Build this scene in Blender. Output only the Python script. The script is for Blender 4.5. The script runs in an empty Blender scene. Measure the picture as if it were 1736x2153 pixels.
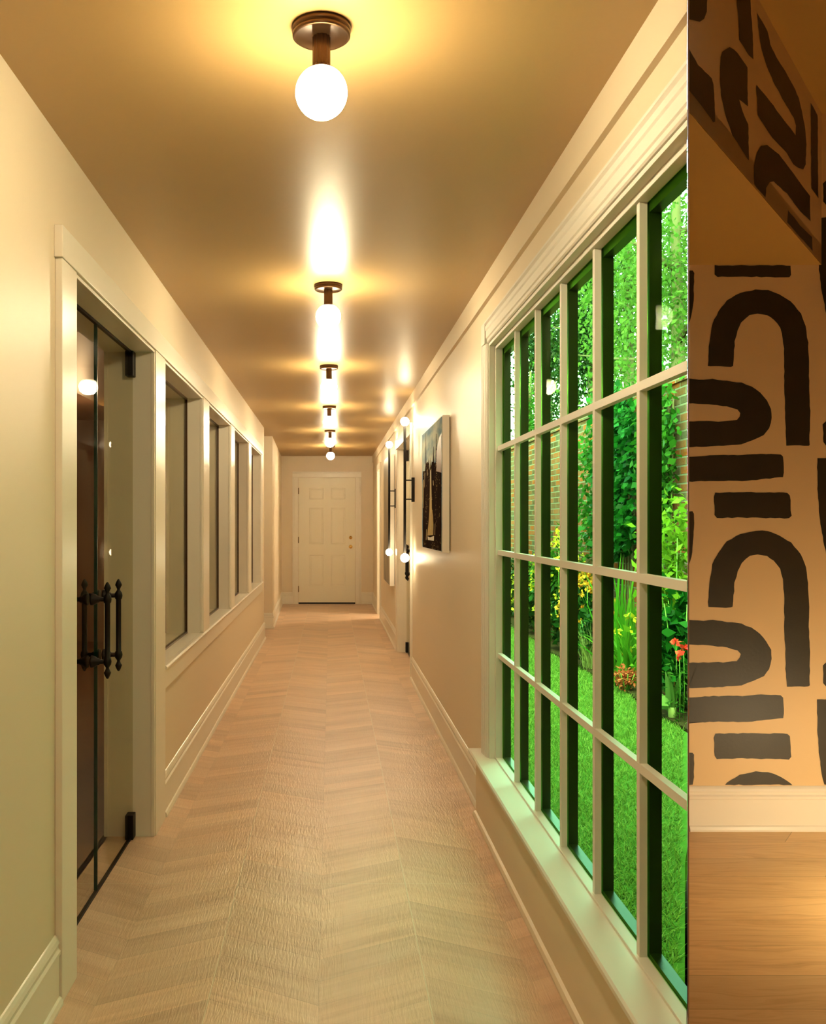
import bpy, bmesh, math, random
import numpy as np
from mathutils import Vector, Matrix

random.seed(7)
rng = np.random.default_rng(11)
S = bpy.context.scene
C = S.collection

# ------------------------------------------------------------------ camera
F = 1976.0                      # focal length in pixels of the 1736 x 2153 frame
PX, PY = 695.0, 1098.0          # vanishing point of the corridor
EYE = 1.32
cam_d = bpy.data.cameras.new('camera')
cam = bpy.data.objects.new('camera', cam_d)
C.objects.link(cam)
cam.location = (0, 0, EYE)
cam.rotation_euler = (math.pi / 2, 0, 0)
cam_d.sensor_fit = 'HORIZONTAL'
cam_d.sensor_width = 36.0
cam_d.lens = 36.0 * F / 1736.0
cam_d.shift_x = (868.0 - PX) / 1736.0
cam_d.shift_y = (PY - 1076.5) / 1736.0
cam_d.clip_start = 0.02
cam_d.clip_end = 200
S.camera = cam

# ------------------------------------------------------------------ light and exposure
S.view_settings.view_transform = 'Standard'
S.view_settings.look = 'None'
S.view_settings.exposure = 0.0
S.view_settings.gamma = 1.0
S.view_settings.use_curve_mapping = False
LAMP_COL = (1.0, 0.825, 0.51)
CEIL_GLOBE = 222.0
SCONCE_GLOBE = 75.0
SKY = 5.5
SUN = 7.0

world = bpy.data.worlds.new('world')
S.world = world
world.use_nodes = True
wn = world.node_tree
sky = wn.nodes.new('ShaderNodeTexSky')
sky.sky_type = 'NISHITA'
sky.sun_disc = False
sky.sun_elevation = math.radians(52)
sky.sun_rotation = math.radians(200)
bgn = wn.nodes['Background']
wn.links.new(sky.outputs[0], bgn.inputs[0])
bgn.inputs[1].default_value = SKY

sun_d = bpy.data.lights.new('sun', 'SUN')
sun_d.energy = SUN
sun_d.angle = math.radians(1.0)
sun_d.color = (1.0, 0.95, 0.85)
sun = bpy.data.objects.new('sun', sun_d)
C.objects.link(sun)
sun.rotation_euler = Vector((0.05, 0.10, -1.0)).to_track_quat('-Z', 'Y').to_euler()
sun.location = (0, 0, 12)

# ------------------------------------------------------------------ helpers
def lin(r, g, b):
    f = lambda c: (c / 255 / 12.92) if c <= 10 else ((c / 255 + 0.055) / 1.055) ** 2.4
    return (f(r), f(g), f(b), 1.0)

def new_mat(name):
    m = bpy.data.materials.new(name)
    m.use_nodes = True
    return m, m.node_tree.nodes, m.node_tree.links, m.node_tree.nodes['Principled BSDF']

def pmat(name, col, rough=0.5, metal=0.0, spec=0.5, bump=0.0, bscale=200.0, var=0.0, vscale=3.0, coat=0.0):
    m, N, L, P = new_mat(name)
    P.inputs['Base Color'].default_value = col
    P.inputs['Roughness'].default_value = rough
    P.inputs['Metallic'].default_value = metal
    P.inputs['Specular IOR Level'].default_value = spec
    P.inputs['Coat Weight'].default_value = coat
    g = N.new('ShaderNodeNewGeometry')
    if var > 0:
        n = N.new('ShaderNodeTexNoise'); n.inputs['Scale'].default_value = vscale; n.inputs['Detail'].default_value = 4
        L.new(g.outputs['Position'], n.inputs['Vector'])
        h = N.new('ShaderNodeHueSaturation'); h.inputs['Color'].default_value = col
        mr = N.new('ShaderNodeMapRange')
        mr.inputs['To Min'].default_value = 1 - var; mr.inputs['To Max'].default_value = 1 + var
        L.new(n.outputs['Fac'], mr.inputs['Value']); L.new(mr.outputs[0], h.inputs['Value'])
        L.new(h.outputs[0], P.inputs['Base Color'])
    if bump > 0:
        n = N.new('ShaderNodeTexNoise'); n.inputs['Scale'].default_value = bscale; n.inputs['Detail'].default_value = 3
        L.new(g.outputs['Position'], n.inputs['Vector'])
        b = N.new('ShaderNodeBump'); b.inputs['Strength'].default_value = bump; b.inputs['Distance'].default_value = 0.002
        L.new(n.outputs['Fac'], b.inputs['Height']); L.new(b.outputs[0], P.inputs['Normal'])
    return m

def emat(name, col, strength, cap=0.0, lo=0.15, hi=0.95):
    m, N, L, P = new_mat(name)
    P.inputs['Base Color'].default_value = (0.9, 0.88, 0.84, 1)
    P.inputs['Emission Color'].default_value = (*col, 1)
    P.inputs['Emission Strength'].default_value = strength
    if cap:                       # globe emission dimmed towards its top to weaken the glow overhead
        g = N.new('ShaderNodeNewGeometry'); sp = N.new('ShaderNodeSeparateXYZ'); L.new(g.outputs['Normal'], sp.inputs[0])
        mr = N.new('ShaderNodeMapRange')
        mr.inputs['From Min'].default_value = lo; mr.inputs['From Max'].default_value = hi
        mr.inputs['To Min'].default_value = strength; mr.inputs['To Max'].default_value = strength * cap
        L.new(sp.outputs[2], mr.inputs['Value']); L.new(mr.outputs[0], P.inputs['Emission Strength'])
    return m

def glass_mat(name, tint, ior=1.5):
    m, N, L, P = new_mat(name)
    N.remove(P)
    out = N['Material Output']
    t = N.new('ShaderNodeBsdfTransparent'); t.inputs[0].default_value = tint
    g = N.new('ShaderNodeBsdfGlossy'); g.inputs['Roughness'].default_value = 0.01
    f = N.new('ShaderNodeFresnel'); ge = N.new('ShaderNodeNewGeometry')
    mr = N.new('ShaderNodeMapRange'); mr.inputs['To Min'].default_value = ior; mr.inputs['To Max'].default_value = 1 / ior
    L.new(ge.outputs['Backfacing'], mr.inputs['Value']); L.new(mr.outputs[0], f.inputs[0])   # same reflectance on both faces of the sheet
    mx = N.new('ShaderNodeMixShader')
    L.new(f.outputs[0], mx.inputs[0]); L.new(t.outputs[0], mx.inputs[1]); L.new(g.outputs[0], mx.inputs[2])
    L.new(mx.outputs[0], out.inputs[0])
    return m

def leaf_mat(name, a, b, trans=0.45, rough=0.45, k=0.33):
    a, b = [tuple(c * k for c in q[:3]) + (1,) for q in (a, b)]
    m, N, L, P = new_mat(name)
    out = N['Material Output']
    g = N.new('ShaderNodeNewGeometry')
    mix = N.new('ShaderNodeMix'); mix.data_type = 'RGBA'
    mix.inputs[6].default_value = a; mix.inputs[7].default_value = b
    L.new(g.outputs['Random Per Island'], mix.inputs[0])
    L.new(mix.outputs[2], P.inputs['Base Color'])
    P.inputs['Roughness'].default_value = rough
    P.inputs['Specular IOR Level'].default_value = 0.08
    t = N.new('ShaderNodeBsdfTranslucent'); L.new(mix.outputs[2], t.inputs[0])
    ms = N.new('ShaderNodeMixShader'); ms.inputs[0].default_value = trans
    L.new(P.outputs[0], ms.inputs[1]); L.new(t.outputs[0], ms.inputs[2]); L.new(ms.outputs[0], out.inputs[0])
    return m

class NB:
    """tiny node-maths writer"""
    def __init__(s, N, L): s.N, s.L = N, L
    def m(s, op, *a):
        n = s.N.new('ShaderNodeMath'); n.operation = op
        for i, v in enumerate(a):
            if isinstance(v, (int, float)): n.inputs[i].default_value = v
            else: s.L.new(v, n.inputs[i])
        return n.outputs[0]
    def xyz(s, x, y, z):
        n = s.N.new('ShaderNodeCombineXYZ')
        for i, v in enumerate((x, y, z)):
            if isinstance(v, (int, float)): n.inputs[i].default_value = v
            else: s.L.new(v, n.inputs[i])
        return n.outputs[0]
    def noise(s, vec, scale, detail=3, rough=0.5, dist=0.0):
        n = s.N.new('ShaderNodeTexNoise'); n.inputs['Scale'].default_value = scale
        n.inputs['Detail'].default_value = detail; n.inputs['Roughness'].default_value = rough
        n.inputs['Distortion'].default_value = dist
        s.L.new(vec, n.inputs['Vector']); return n.outputs['Fac']
    def white(s, vec):
        n = s.N.new('ShaderNodeTexWhiteNoise'); n.noise_dimensions = '3D'
        s.L.new(vec, n.inputs['Vector']); return n.outputs['Value']
    def ramp(s, v, stops):
        n = s.N.new('ShaderNodeValToRGB'); e = n.color_ramp.elements
        while len(e) < len(stops): e.new(0.5)
        for i, (p, c) in enumerate(stops): e[i].position = p; e[i].color = c
        s.L.new(v, n.inputs[0]); return n.outputs[0]
    def mix(s, f, a, b):
        n = s.N.new('ShaderNodeMix'); n.data_type = 'RGBA'
        for i, v in ((0, f), (6, a), (7, b)):
            if isinstance(v, (int, float, tuple)): n.inputs[i].default_value = v
            else: s.L.new(v, n.inputs[i])
        return n.outputs[2]

def me_obj(name, mesh, parent=None, mats=()):
    for m in mats: mesh.materials.append(m)
    o = bpy.data.objects.new(name, mesh); C.objects.link(o)
    if parent is not None:
        o.parent = parent
    return o

class MB:
    """collects shapes, links them as one mesh object"""
    def __init__(s): s.bm = bmesh.new()
    def box(s, x0, x1, y0, y1, z0, z1, mi=0):
        vs = [s.bm.verts.new(p) for p in ((x0,y0,z0),(x1,y0,z0),(x1,y1,z0),(x0,y1,z0),(x0,y0,z1),(x1,y0,z1),(x1,y1,z1),(x0,y1,z1))]
        for f in ((0,3,2,1),(4,5,6,7),(0,1,5,4),(1,2,6,5),(2,3,7,6),(3,0,4,7)):
            fa = s.bm.faces.new([vs[i] for i in f]); fa.material_index = mi
        return s
    def prism(s, pts, z0, z1, mi=0):
        """plan polygon (x, y) from z0 to z1"""
        a = [s.bm.verts.new((x, y, z0)) for x, y in pts]; b = [s.bm.verts.new((x, y, z1)) for x, y in pts]
        n = len(pts)
        fs = [s.bm.faces.new(a[::-1]), s.bm.faces.new(b)]
        for i in range(n): fs.append(s.bm.faces.new((a[i], a[(i+1) % n], b[(i+1) % n], b[i])))
        for f in fs: f.material_index = mi
        return s
    def sweep(s, prof, p0, p1, out, up=(0, 0, 1), m0=0.0, m1=0.0, mi=0):
        """profile of (depth, height) carried from p0 to p1; m0 / m1 mitre the two ends by depth"""
        p0, p1, out, up = Vector(p0), Vector(p1), Vector(out), Vector(up)
        d = (p1 - p0).normalized()
        a = [s.bm.verts.new(p0 + out * q + up * h + d * (m0 * q)) for q, h in prof]
        b = [s.bm.verts.new(p1 + out * q + up * h + d * (m1 * q)) for q, h in prof]
        n = len(prof)
        fs = [s.bm.faces.new(a), s.bm.faces.new(b[::-1])]
        for i in range(n): fs.append(s.bm.faces.new((a[i], b[i], b[(i+1) % n], a[(i+1) % n])))
        for f in fs: f.material_index = mi
        return s
    def lathe(s, prof, origin=(0, 0, 0), axis='Z', n=32, mi=0):
        """(radius, height) outline turned round an axis"""
        o = Vector(origin); rings = []
        for r, h in prof:
            ring = []
            for k in range(n):
                a = 2 * math.pi * k / n
                c, d = r * math.cos(a), r * math.sin(a)
                p = {'Z': (c, d, h), 'Y': (c, h, d), 'X': (h, c, d)}[axis]
                ring.append(s.bm.verts.new(o + Vector(p)))
            rings.append(ring)
        for i in range(len(rings) - 1):
            for k in range(n):
                f = s.bm.faces.new((rings[i][k], rings[i][(k+1) % n], rings[i+1][(k+1) % n], rings[i+1][k])); f.material_index = mi; f.smooth = True
        s.bm.faces.new(rings[0]).material_index = mi; s.bm.faces.new(rings[-1]).material_index = mi
        return s
    def tube(s, pts, rad, n=10, mi=0):
        pts = [Vector(p) for p in pts]; rings = []
        rads = rad if isinstance(rad, (list, tuple)) else [rad] * len(pts)
        for i, p in enumerate(pts):
            t = (pts[min(i+1, len(pts)-1)] - pts[max(i-1, 0)]).normalized()
            u = t.orthogonal().normalized() if abs(t.z) > 0.9 else t.cross(Vector((0, 0, 1))).normalized()
            v = t.cross(u)
            rings.append([s.bm.verts.new(p + (u * math.cos(2*math.pi*k/n) + v * math.sin(2*math.pi*k/n)) * rads[i]) for k in range(n)])
        for i in range(len(rings) - 1):
            for k in range(n):
                f = s.bm.faces.new((rings[i][k], rings[i][(k+1) % n], rings[i+1][(k+1) % n], rings[i+1][k])); f.smooth = True; f.material_index = mi
        s.bm.faces.new(rings[0]).material_index = mi; s.bm.faces.new(rings[-1]).material_index = mi
        return s
    def sphere(s, c, r, seg=32, mi=0, sz=1.0):
        prof = [(r * math.sin(math.pi * k / (seg // 2)) + 1e-5, -r * sz * math.cos(math.pi * k / (seg // 2))) for k in range(seg // 2 + 1)]
        return s.lathe(prof, c, 'Z', seg, mi)
    def poly(s, pts, mi=0):
        f = s.bm.faces.new([s.bm.verts.new(p) for p in pts]); f.material_index = mi; return s
    def cut(s, k, eps=0.0):
        """keep what lies left of the plan line x = k*y (the end of the window wall)"""
        bm = s.bm
        bmesh.ops.recalc_face_normals(bm, faces=bm.faces)
        geom = bm.verts[:] + bm.edges[:] + bm.faces[:]
        no = Vector((1, -k, 0)).normalized()
        bmesh.ops.bisect_plane(bm, geom=geom, plane_co=no * (-eps), plane_no=no, clear_outer=True)
        be = [e for e in bm.edges if e.is_boundary]
        if be: bmesh.ops.holes_fill(bm, edges=be, sides=0)
        return s
    def build(s, name, mat, parent=None, bevel=0.0, tri=False):
        bmesh.ops.recalc_face_normals(s.bm, faces=s.bm.faces)
        if tri: bmesh.ops.triangulate(s.bm, faces=s.bm.faces)
        me = bpy.data.meshes.new(name); s.bm.to_mesh(me); s.bm.free()
        mats = mat if isinstance(mat, (list, tuple)) else [mat]
        o = me_obj(name, me, parent, mats)
        if bevel:
            b = o.modifiers.new('bevel', 'BEVEL'); b.width = bevel; b.segments = 2; b.limit_method = 'ANGLE'; b.angle_limit = math.radians(40)
        return o

def tag(o, label=None, cat=None, group=None, kind=None):
    if label: o['label'] = label
    if cat: o['category'] = cat
    if group: o['group'] = group
    if kind: o['kind'] = kind
    return o

def empty(name, loc, label, cat, group=None, kind=None, rz=0.0):
    o = bpy.data.objects.new(name, None); C.objects.link(o)
    o.location = loc; o.rotation_euler = (0, 0, rz); o.empty_display_size = 0.05
    return tag(o, label, cat, group, kind)

def struct(o, label, cat='room'):
    return tag(o, label, cat, kind='structure')

def copy_tree(o, parent=None):
    c = o.copy(); C.objects.link(c)
    if parent is not None: c.parent = parent
    for ch in list(o.children): copy_tree(ch, c)
    return c

# ------------------------------------------------------------------ materials
M = {}
M['wall'] = pmat('wall_paint', (0.82, 0.70, 0.525, 1), 0.42, spec=0.4, bump=0.06, bscale=260)
M['trim'] = pmat('trim_paint', (0.88, 0.82, 0.70, 1), 0.28, spec=0.5)
M['ceil'] = pmat('ceiling_paint', (0.46, 0.30, 0.12, 1), 0.36, spec=0.6, bump=0.04, bscale=90, var=0.06, vscale=2.0)
M['window_trim'] = pmat('window_trim_paint', (0.84, 0.80, 0.72, 1), 0.5, spec=0.3)
M['door'] = pmat('door_paint', (0.88, 0.83, 0.68, 1), 0.35)
M['bronze'] = pmat('dark_bronze', lin(92, 66, 44), 0.32, metal=0.85, bump=0.02, bscale=60)
M['black'] = pmat('black_metal', (0.010, 0.006, 0.004, 1), 0.5, spec=0.2)
M['brass'] = pmat('brass', (0.80, 0.55, 0.20, 1), 0.22, metal=1.0)
M['hinge'] = pmat('hinge_metal', (0.28, 0.19, 0.09, 1), 0.35, metal=0.9)
M['globe'] = emat('ceiling_globe_glow', LAMP_COL, CEIL_GLOBE, 0.05, 0.0, 0.85)
M['sconce_globe'] = emat('sconce_globe_glow', LAMP_COL, SCONCE_GLOBE)
M['door_glass'] = glass_mat('clear_door_glass', (0.93, 0.92, 0.86, 1), 1.03)
M['glass_edge'] = pmat('green_glass_edge', (0.004, 0.045, 0.028, 1), 0.2)
M['window_glass'] = glass_mat('tinted_window_glass', (0.70, 1.0, 0.55, 1), 1.012)  # green tint added to throw a green glow on sill and jambs
M['reflection_bar'] = pmat('dark_reflection_bars', (0.035, 0.030, 0.014, 1), 0.3, spec=0.6)  # dark tone of the muntins mirrored behind the pane
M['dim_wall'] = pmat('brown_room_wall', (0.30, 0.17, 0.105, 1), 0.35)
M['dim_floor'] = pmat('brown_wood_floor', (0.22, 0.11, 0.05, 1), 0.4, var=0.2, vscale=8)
M['black_gap'] = pmat('black_threshold', (0.01, 0.008, 0.006, 1), 0.5)
M['stroke'] = pmat('black_brush_paint', (0.021, 0.015, 0.003, 1), 0.5, bump=0.25, bscale=70, var=0.35, vscale=14)
M['tan_wall'] = pmat('tan_wall_paint', (0.76, 0.55, 0.29, 1), 0.55, bump=0.05, bscale=200)
M['tan_ceil'] = pmat('ochre_ceiling_paint', (0.62, 0.39, 0.11, 1), 0.6)
M['white_side'] = pmat('white_canvas_edge', (0.82, 0.76, 0.68, 1), 0.45)

def chevron_tile():
    m, N, L, P = new_mat('chevron_wood_tile')
    nb = NB(N, L)
    g = N.new('ShaderNodeNewGeometry'); sp = N.new('ShaderNodeSeparateXYZ'); L.new(g.outputs['Position'], sp.inputs[0])
    X, Y = sp.outputs[0], sp.outputs[1]
    W = 0.305
    u = nb.m('DIVIDE', nb.m('ADD', X, 0.033), W)             # column coordinate, seams at whole numbers
    col = nb.m('FLOOR', u); fu = nb.m('FRACT', u)
    par = nb.m('MODULO', nb.m('ABSOLUTE', col), 2.0)          # odd / even column
    tri = nb.m('ABSOLUTE', nb.m('SUBTRACT', fu, par))         # 0 at the V seam, 1 at the grouted seam
    v = nb.m('SUBTRACT', Y, nb.m('MULTIPLY', tri, W * 0.56))
    pv = nb.m('DIVIDE', v, 0.135)
    pid = nb.m('FLOOR', pv); fp = nb.m('FRACT', pv)
    rnd = nb.white(nb.xyz(pid, col, 3.0))
    ang = nb.m('MULTIPLY', nb.m('SUBTRACT', nb.m('MULTIPLY', par, 2.0), 1.0), 0.51)
    ca, sa = nb.m('COSINE', ang), nb.m('SINE', ang)
    lx = nb.m('SUBTRACT', nb.m('MULTIPLY', X, ca), nb.m('MULTIPLY', Y, sa))
    ly = nb.m('ADD', nb.m('MULTIPLY', X, sa), nb.m('MULTIPLY', Y, ca))
    off = nb.m('MULTIPLY', rnd, 7.0)
    grain = nb.noise(nb.xyz(nb.m('MULTIPLY', lx, 2.2), nb.m('ADD', nb.m('MULTIPLY', ly, 30.0), off), off), 1.0, 4, 0.55, 0.6)
    saw = nb.noise(nb.xyz(nb.m('MULTIPLY', X, 260.0), nb.m('MULTIPLY', Y, 9.0), 0.0), 1.0, 2)
    band = nb.noise(nb.xyz(nb.m('MULTIPLY', lx, 1.0), nb.m('MULTIPLY', ly, 7.0), nb.m('ADD', off, 4.0)), 1.0, 2)
    c = nb.ramp(nb.m('ADD', nb.m('MULTIPLY', grain, 0.55), nb.m('MULTIPLY', band, 0.45)),
                [(0.32, (0.58, 0.375, 0.245, 1)), (0.48, (0.70, 0.475, 0.325, 1)), (0.68, (0.78, 0.56, 0.40, 1))])
    hs = N.new('ShaderNodeHueSaturation'); L.new(c, hs.inputs['Color'])
    val = nb.m('ADD', nb.m('ADD', 0.86, nb.m('MULTIPLY', rnd, 0.20)), nb.m('MULTIPLY', nb.m('SUBTRACT', saw, 0.5), 0.14))
    L.new(val, hs.inputs['Value'])
    # plank joints, column seams and grout
    j = nb.m('LESS_THAN', nb.m('ABSOLUTE', nb.m('SUBTRACT', fp, 0.5)), 0.489)
    j = nb.m('SUBTRACT', 1.0, j)
    cs = nb.m('MINIMUM', fu, nb.m('SUBTRACT', 1.0, fu))
    thin = nb.m('LESS_THAN', cs, 0.0035)
    u2 = nb.m('FRACT', nb.m('DIVIDE', nb.m('ADD', X, 0.338), 2 * W))
    g1 = nb.m('LESS_THAN', nb.m('MINIMUM', u2, nb.m('SUBTRACT', 1.0, u2)), 0.0030)
    yv = nb.m('FRACT', nb.m('DIVIDE', nb.m('SUBTRACT', Y, 3.432), 1.219))
    g2 = nb.m('LESS_THAN', nb.m('MINIMUM', yv, nb.m('SUBTRACT', 1.0, yv)), 0.0016)
    grout = nb.m('MAXIMUM', g1, g2)
    c2 = nb.mix(nb.m('MULTIPLY', nb.m('MAXIMUM', j, thin), 0.17), hs.outputs[0], (0.22, 0.14, 0.07, 1))
    c3 = nb.mix(nb.m('MULTIPLY', grout, 0.8), c2, (0.74, 0.63, 0.48, 1))
    L.new(c3, P.inputs['Base Color'])
    P.inputs['Roughness'].default_value = 0.30
    P.inputs['Specular IOR Level'].default_value = 0.5
    rip = nb.noise(nb.xyz(nb.m('MULTIPLY', X, 75.0), nb.m('MULTIPLY', Y, 9.0), 0.0), 1.0, 3, 0.55, 1.6)
    ht = nb.m('SUBTRACT', nb.m('ADD', nb.m('MULTIPLY', rip, 0.7), nb.m('MULTIPLY', saw, 0.35)), nb.m('MULTIPLY', nb.m('MAXIMUM', grout, j), 0.5))
    b = N.new('ShaderNodeBump'); b.inputs['Strength'].default_value = 0.6; b.inputs['Distance'].default_value = 0.004
    L.new(ht, b.inputs['Height']); L.new(b.outputs[0], P.inputs['Normal'])
    return m
M['tile'] = chevron_tile()

def oak():
    m, N, L, P = new_mat('oak_planks')
    nb = NB(N, L)
    g = N.new('ShaderNodeNewGeometry'); sp = N.new('ShaderNodeSeparateXYZ'); L.new(g.outputs['Position'], sp.inputs[0])
    X, Y = sp.outputs[0], sp.outputs[1]
    pv = nb.m('DIVIDE', nb.m('SUBTRACT', Y, 3.878), 0.19)
    row = nb.m('FLOOR', pv); fp = nb.m('FRACT', pv)
    px = nb.m('DIVIDE', nb.m('SUBTRACT', nb.m('SUBTRACT', X, nb.m('MULTIPLY', Y, 0.717)), nb.m('ADD', -0.907, nb.m('MULTIPLY', row, 0.83))), 1.9)
    pc = nb.m('FLOOR', px); fx = nb.m('FRACT', px)
    rnd = nb.white(nb.xyz(row, pc, 1.0)); off = nb.m('MULTIPLY', rnd, 13.0)
    wob = nb.noise(nb.xyz(nb.m('MULTIPLY', X, 2.0), nb.m('MULTIPLY', Y, 9.0), off), 1.0, 2)
    grain = nb.noise(nb.xyz(nb.m('MULTIPLY', X, 2.2), nb.m('ADD', nb.m('MULTIPLY', Y, 42.0), nb.m('MULTIPLY', wob, 7.0)), off), 1.0, 5, 0.6, 0.8)
    fine = nb.noise(nb.xyz(nb.m('MULTIPLY', X, 14.0), nb.m('MULTIPLY', Y, 420.0), off), 1.0, 2)
    c = nb.ramp(nb.m('ADD', nb.m('MULTIPLY', grain, 0.8), nb.m('MULTIPLY', fine, 0.2)),
                [(0.30, (0.62, 0.37, 0.14, 1)), (0.5, (0.82, 0.54, 0.235, 1)), (0.72, (0.88, 0.62, 0.30, 1))])
    hs = N.new('ShaderNodeHueSaturation'); L.new(c, hs.inputs['Color'])
    L.new(nb.m('ADD', 0.86, nb.m('MULTIPLY', rnd, 0.24)), hs.inputs['Value'])
    j = nb.m('LESS_THAN', nb.m('MINIMUM', fp, nb.m('SUBTRACT', 1.0, fp)), 0.006)
    jx = nb.m('LESS_THAN', nb.m('MINIMUM', fx, nb.m('SUBTRACT', 1.0, fx)), 0.0008)
    L.new(nb.mix(nb.m('MULTIPLY', nb.m('MAXIMUM', j, jx), 0.55), hs.outputs[0], (0.16, 0.08, 0.02, 1)), P.inputs['Base Color'])
    P.inputs['Roughness'].default_value = 0.42
    b = N.new('ShaderNodeBump'); b.inputs['Strength'].default_value = 0.12; b.inputs['Distance'].default_value = 0.002
    L.new(grain, b.inputs['Height']); L.new(b.outputs[0], P.inputs['Normal'])
    return m
M['oak'] = oak()

def brick():
    m, N, L, P = new_mat('weathered_brick')
    nb = NB(N, L)
    g = N.new('ShaderNodeNewGeometry'); sp = N.new('ShaderNodeSeparateXYZ'); L.new(g.outputs['Position'], sp.inputs[0])
    v = nb.xyz(nb.m('ADD', sp.outputs[1], sp.outputs[0]), sp.outputs[2], 0.0)
    bt = N.new('ShaderNodeTexBrick')
    bt.inputs['Scale'].default_value = 1.0
    bt.inputs['Brick Width'].default_value = 0.27; bt.inputs['Row Height'].default_value = 0.075
    bt.inputs['Mortar Size'].default_value = 0.009; bt.inputs['Mortar Smooth'].default_value = 0.3; bt.inputs['Bias'].default_value = 0.0
    bt.inputs['Color1'].default_value = (0.26, 0.038, 0.006, 1); bt.inputs['Color2'].default_value = (0.050, 0.030, 0.018, 1)
    bt.inputs['Mortar'].default_value = (0.17, 0.12, 0.095, 1)
    L.new(v, bt.inputs['Vector'])
    n1 = nb.noise(v, 2.3, 5, 0.65)
    n2 = nb.noise(v, 34.0, 3, 0.7)
    w = nb.ramp(nb.m('ADD', nb.m('MULTIPLY', n1, 0.6), nb.m('MULTIPLY', n2, 0.4)), [(0.42, (0, 0, 0, 1)), (0.58, (1, 1, 1, 1))])
    c = nb.mix(nb.m('MULTIPLY', w, 0.42), bt.outputs['Color'], (0.13, 0.098, 0.08, 1))
    L.new(c, P.inputs['Base Color']); P.inputs['Roughness'].default_value = 0.9; P.inputs['Specular IOR Level'].default_value = 0.0
    b = N.new('ShaderNodeBump'); b.inputs['Strength'].default_value = 0.8; b.inputs['Distance'].default_value = 0.01
    L.new(nb.m('SUBTRACT', nb.m('MULTIPLY', n2, 0.5), bt.outputs['Fac']), b.inputs['Height']); L.new(b.outputs[0], P.inputs['Normal'])
    return m
M['brick'] = brick()
M['soil'] = pmat('dark_soil', (0.030, 0.020, 0.012, 1), 0.95, spec=0.0, bump=1.0, bscale=40, var=0.4, vscale=20)
M['turf'] = pmat('turf', (0.045, 0.10, 0.018, 1), 0.9, spec=0.0, bump=0.8, bscale=70, var=0.35, vscale=18)
M['grass'] = leaf_mat('grass_blades', (0.11, 0.22, 0.03, 1), (0.30, 0.40, 0.09, 1), 0.4, k=0.62)
M['leaf_birch'] = leaf_mat('birch_leaves', (0.15, 0.34, 0.035, 1), (0.42, 0.60, 0.13, 1), 0.55, k=0.2)
M['leaf_dark'] = leaf_mat('dark_leaves', (0.012, 0.05, 0.008, 1), (0.09, 0.20, 0.03, 1), 0.35, k=0.2)
M['leaf_ivy'] = leaf_mat('ivy_leaves', (0.008, 0.11, 0.012, 1), (0.05, 0.36, 0.045, 1), 0.4, k=0.24)
M['leaf_mid'] = leaf_mat('mid_green_leaves', (0.045, 0.22, 0.018, 1), (0.20, 0.50, 0.06, 1), 0.45, k=0.24)
M['leaf_gold'] = leaf_mat('golden_leaves', (0.30, 0.58, 0.03, 1), (0.56, 0.78, 0.08, 1), 0.5, k=0.33)
M['leaf_blade'] = leaf_mat('sword_leaves', (0.12, 0.46, 0.03, 1), (0.36, 0.72, 0.07, 1), 0.5, k=0.36)
M['leaf_pale'] = leaf_mat('pale_leaves', (0.22, 0.50, 0.12, 1), (0.50, 0.68, 0.25, 1), 0.4)
M['leaf_deep'] = leaf_mat('deep_green_leaves', (0.008, 0.045, 0.008, 1), (0.035, 0.16, 0.025, 1), 0.3)  # deep green as the shrubs' own leaf colour
M['straw'] = leaf_mat('straw_blades', (0.50, 0.50, 0.16, 1), (0.72, 0.72, 0.34, 1), 0.4, k=0.6)
M['red_leaf'] = leaf_mat('red_leaves', (0.25, 0.035, 0.02, 1), (0.50, 0.11, 0.06, 1), 0.3, k=1.2)
M['orange'] = leaf_mat('orange_petals', (0.80, 0.22, 0.02, 1), (0.95, 0.48, 0.06, 1), 0.3, k=0.6)
M['yellow'] = leaf_mat('yellow_petals', (0.78, 0.55, 0.02, 1), (0.95, 0.80, 0.10, 1), 0.3, k=0.6)
M['red'] = leaf_mat('red_petals', (0.75, 0.03, 0.03, 1), (0.90, 0.10, 0.07, 1), 0.3, k=1.0)
M['stalk'] = pmat('green_stalk', (0.10, 0.22, 0.03, 1), 0.6)
M['bark'] = pmat('bark', (0.10, 0.075, 0.045, 1), 0.9, spec=0.0, bump=1.0, bscale=30)

# ================================================================== SETTING
XL, XR = -0.755, 0.688          # corridor wall faces
HC = 2.39                       # corridor ceiling
YB, YE = -3.0, 15.17            # behind the camera / end wall
K = 0.3795                      # plan slope of the end of the window wall
XW = 0.772                      # outer face of the window wall
YN = XL                         # (unused)

# floors
struct(MB().prism([(-0.96, YB), (0.70, YB), (0.70, 1.85), (0.90, 2.36), (0.90, YE + 0.15), (-2.1, YE + 0.15), (-2.1, 10.5), (-0.96, 10.5)], -0.10, 0.0).build('floor', M['tile']), 'pale chevron wood-look tile floor of the corridor', 'floor')
struct(MB().prism([(0.7005, YB), (3.6, YB), (3.6, 4.03), (1.535, 4.03), (0.7005, 1.851)], -0.10, 0.0).build('floor_right', M['oak']), 'oak plank floor in front of the patterned wall', 'floor')
# ceilings
struct(MB().prism([(-2.1, YB), (0.70, YB), (0.70, 1.845), (0.80, 2.11), (0.80, YE + 0.15), (-2.1, YE + 0.15)], HC, HC + 0.12).build('ceiling', M['ceil']), 'glossy tan ceiling of the corridor', 'ceiling')

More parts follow.
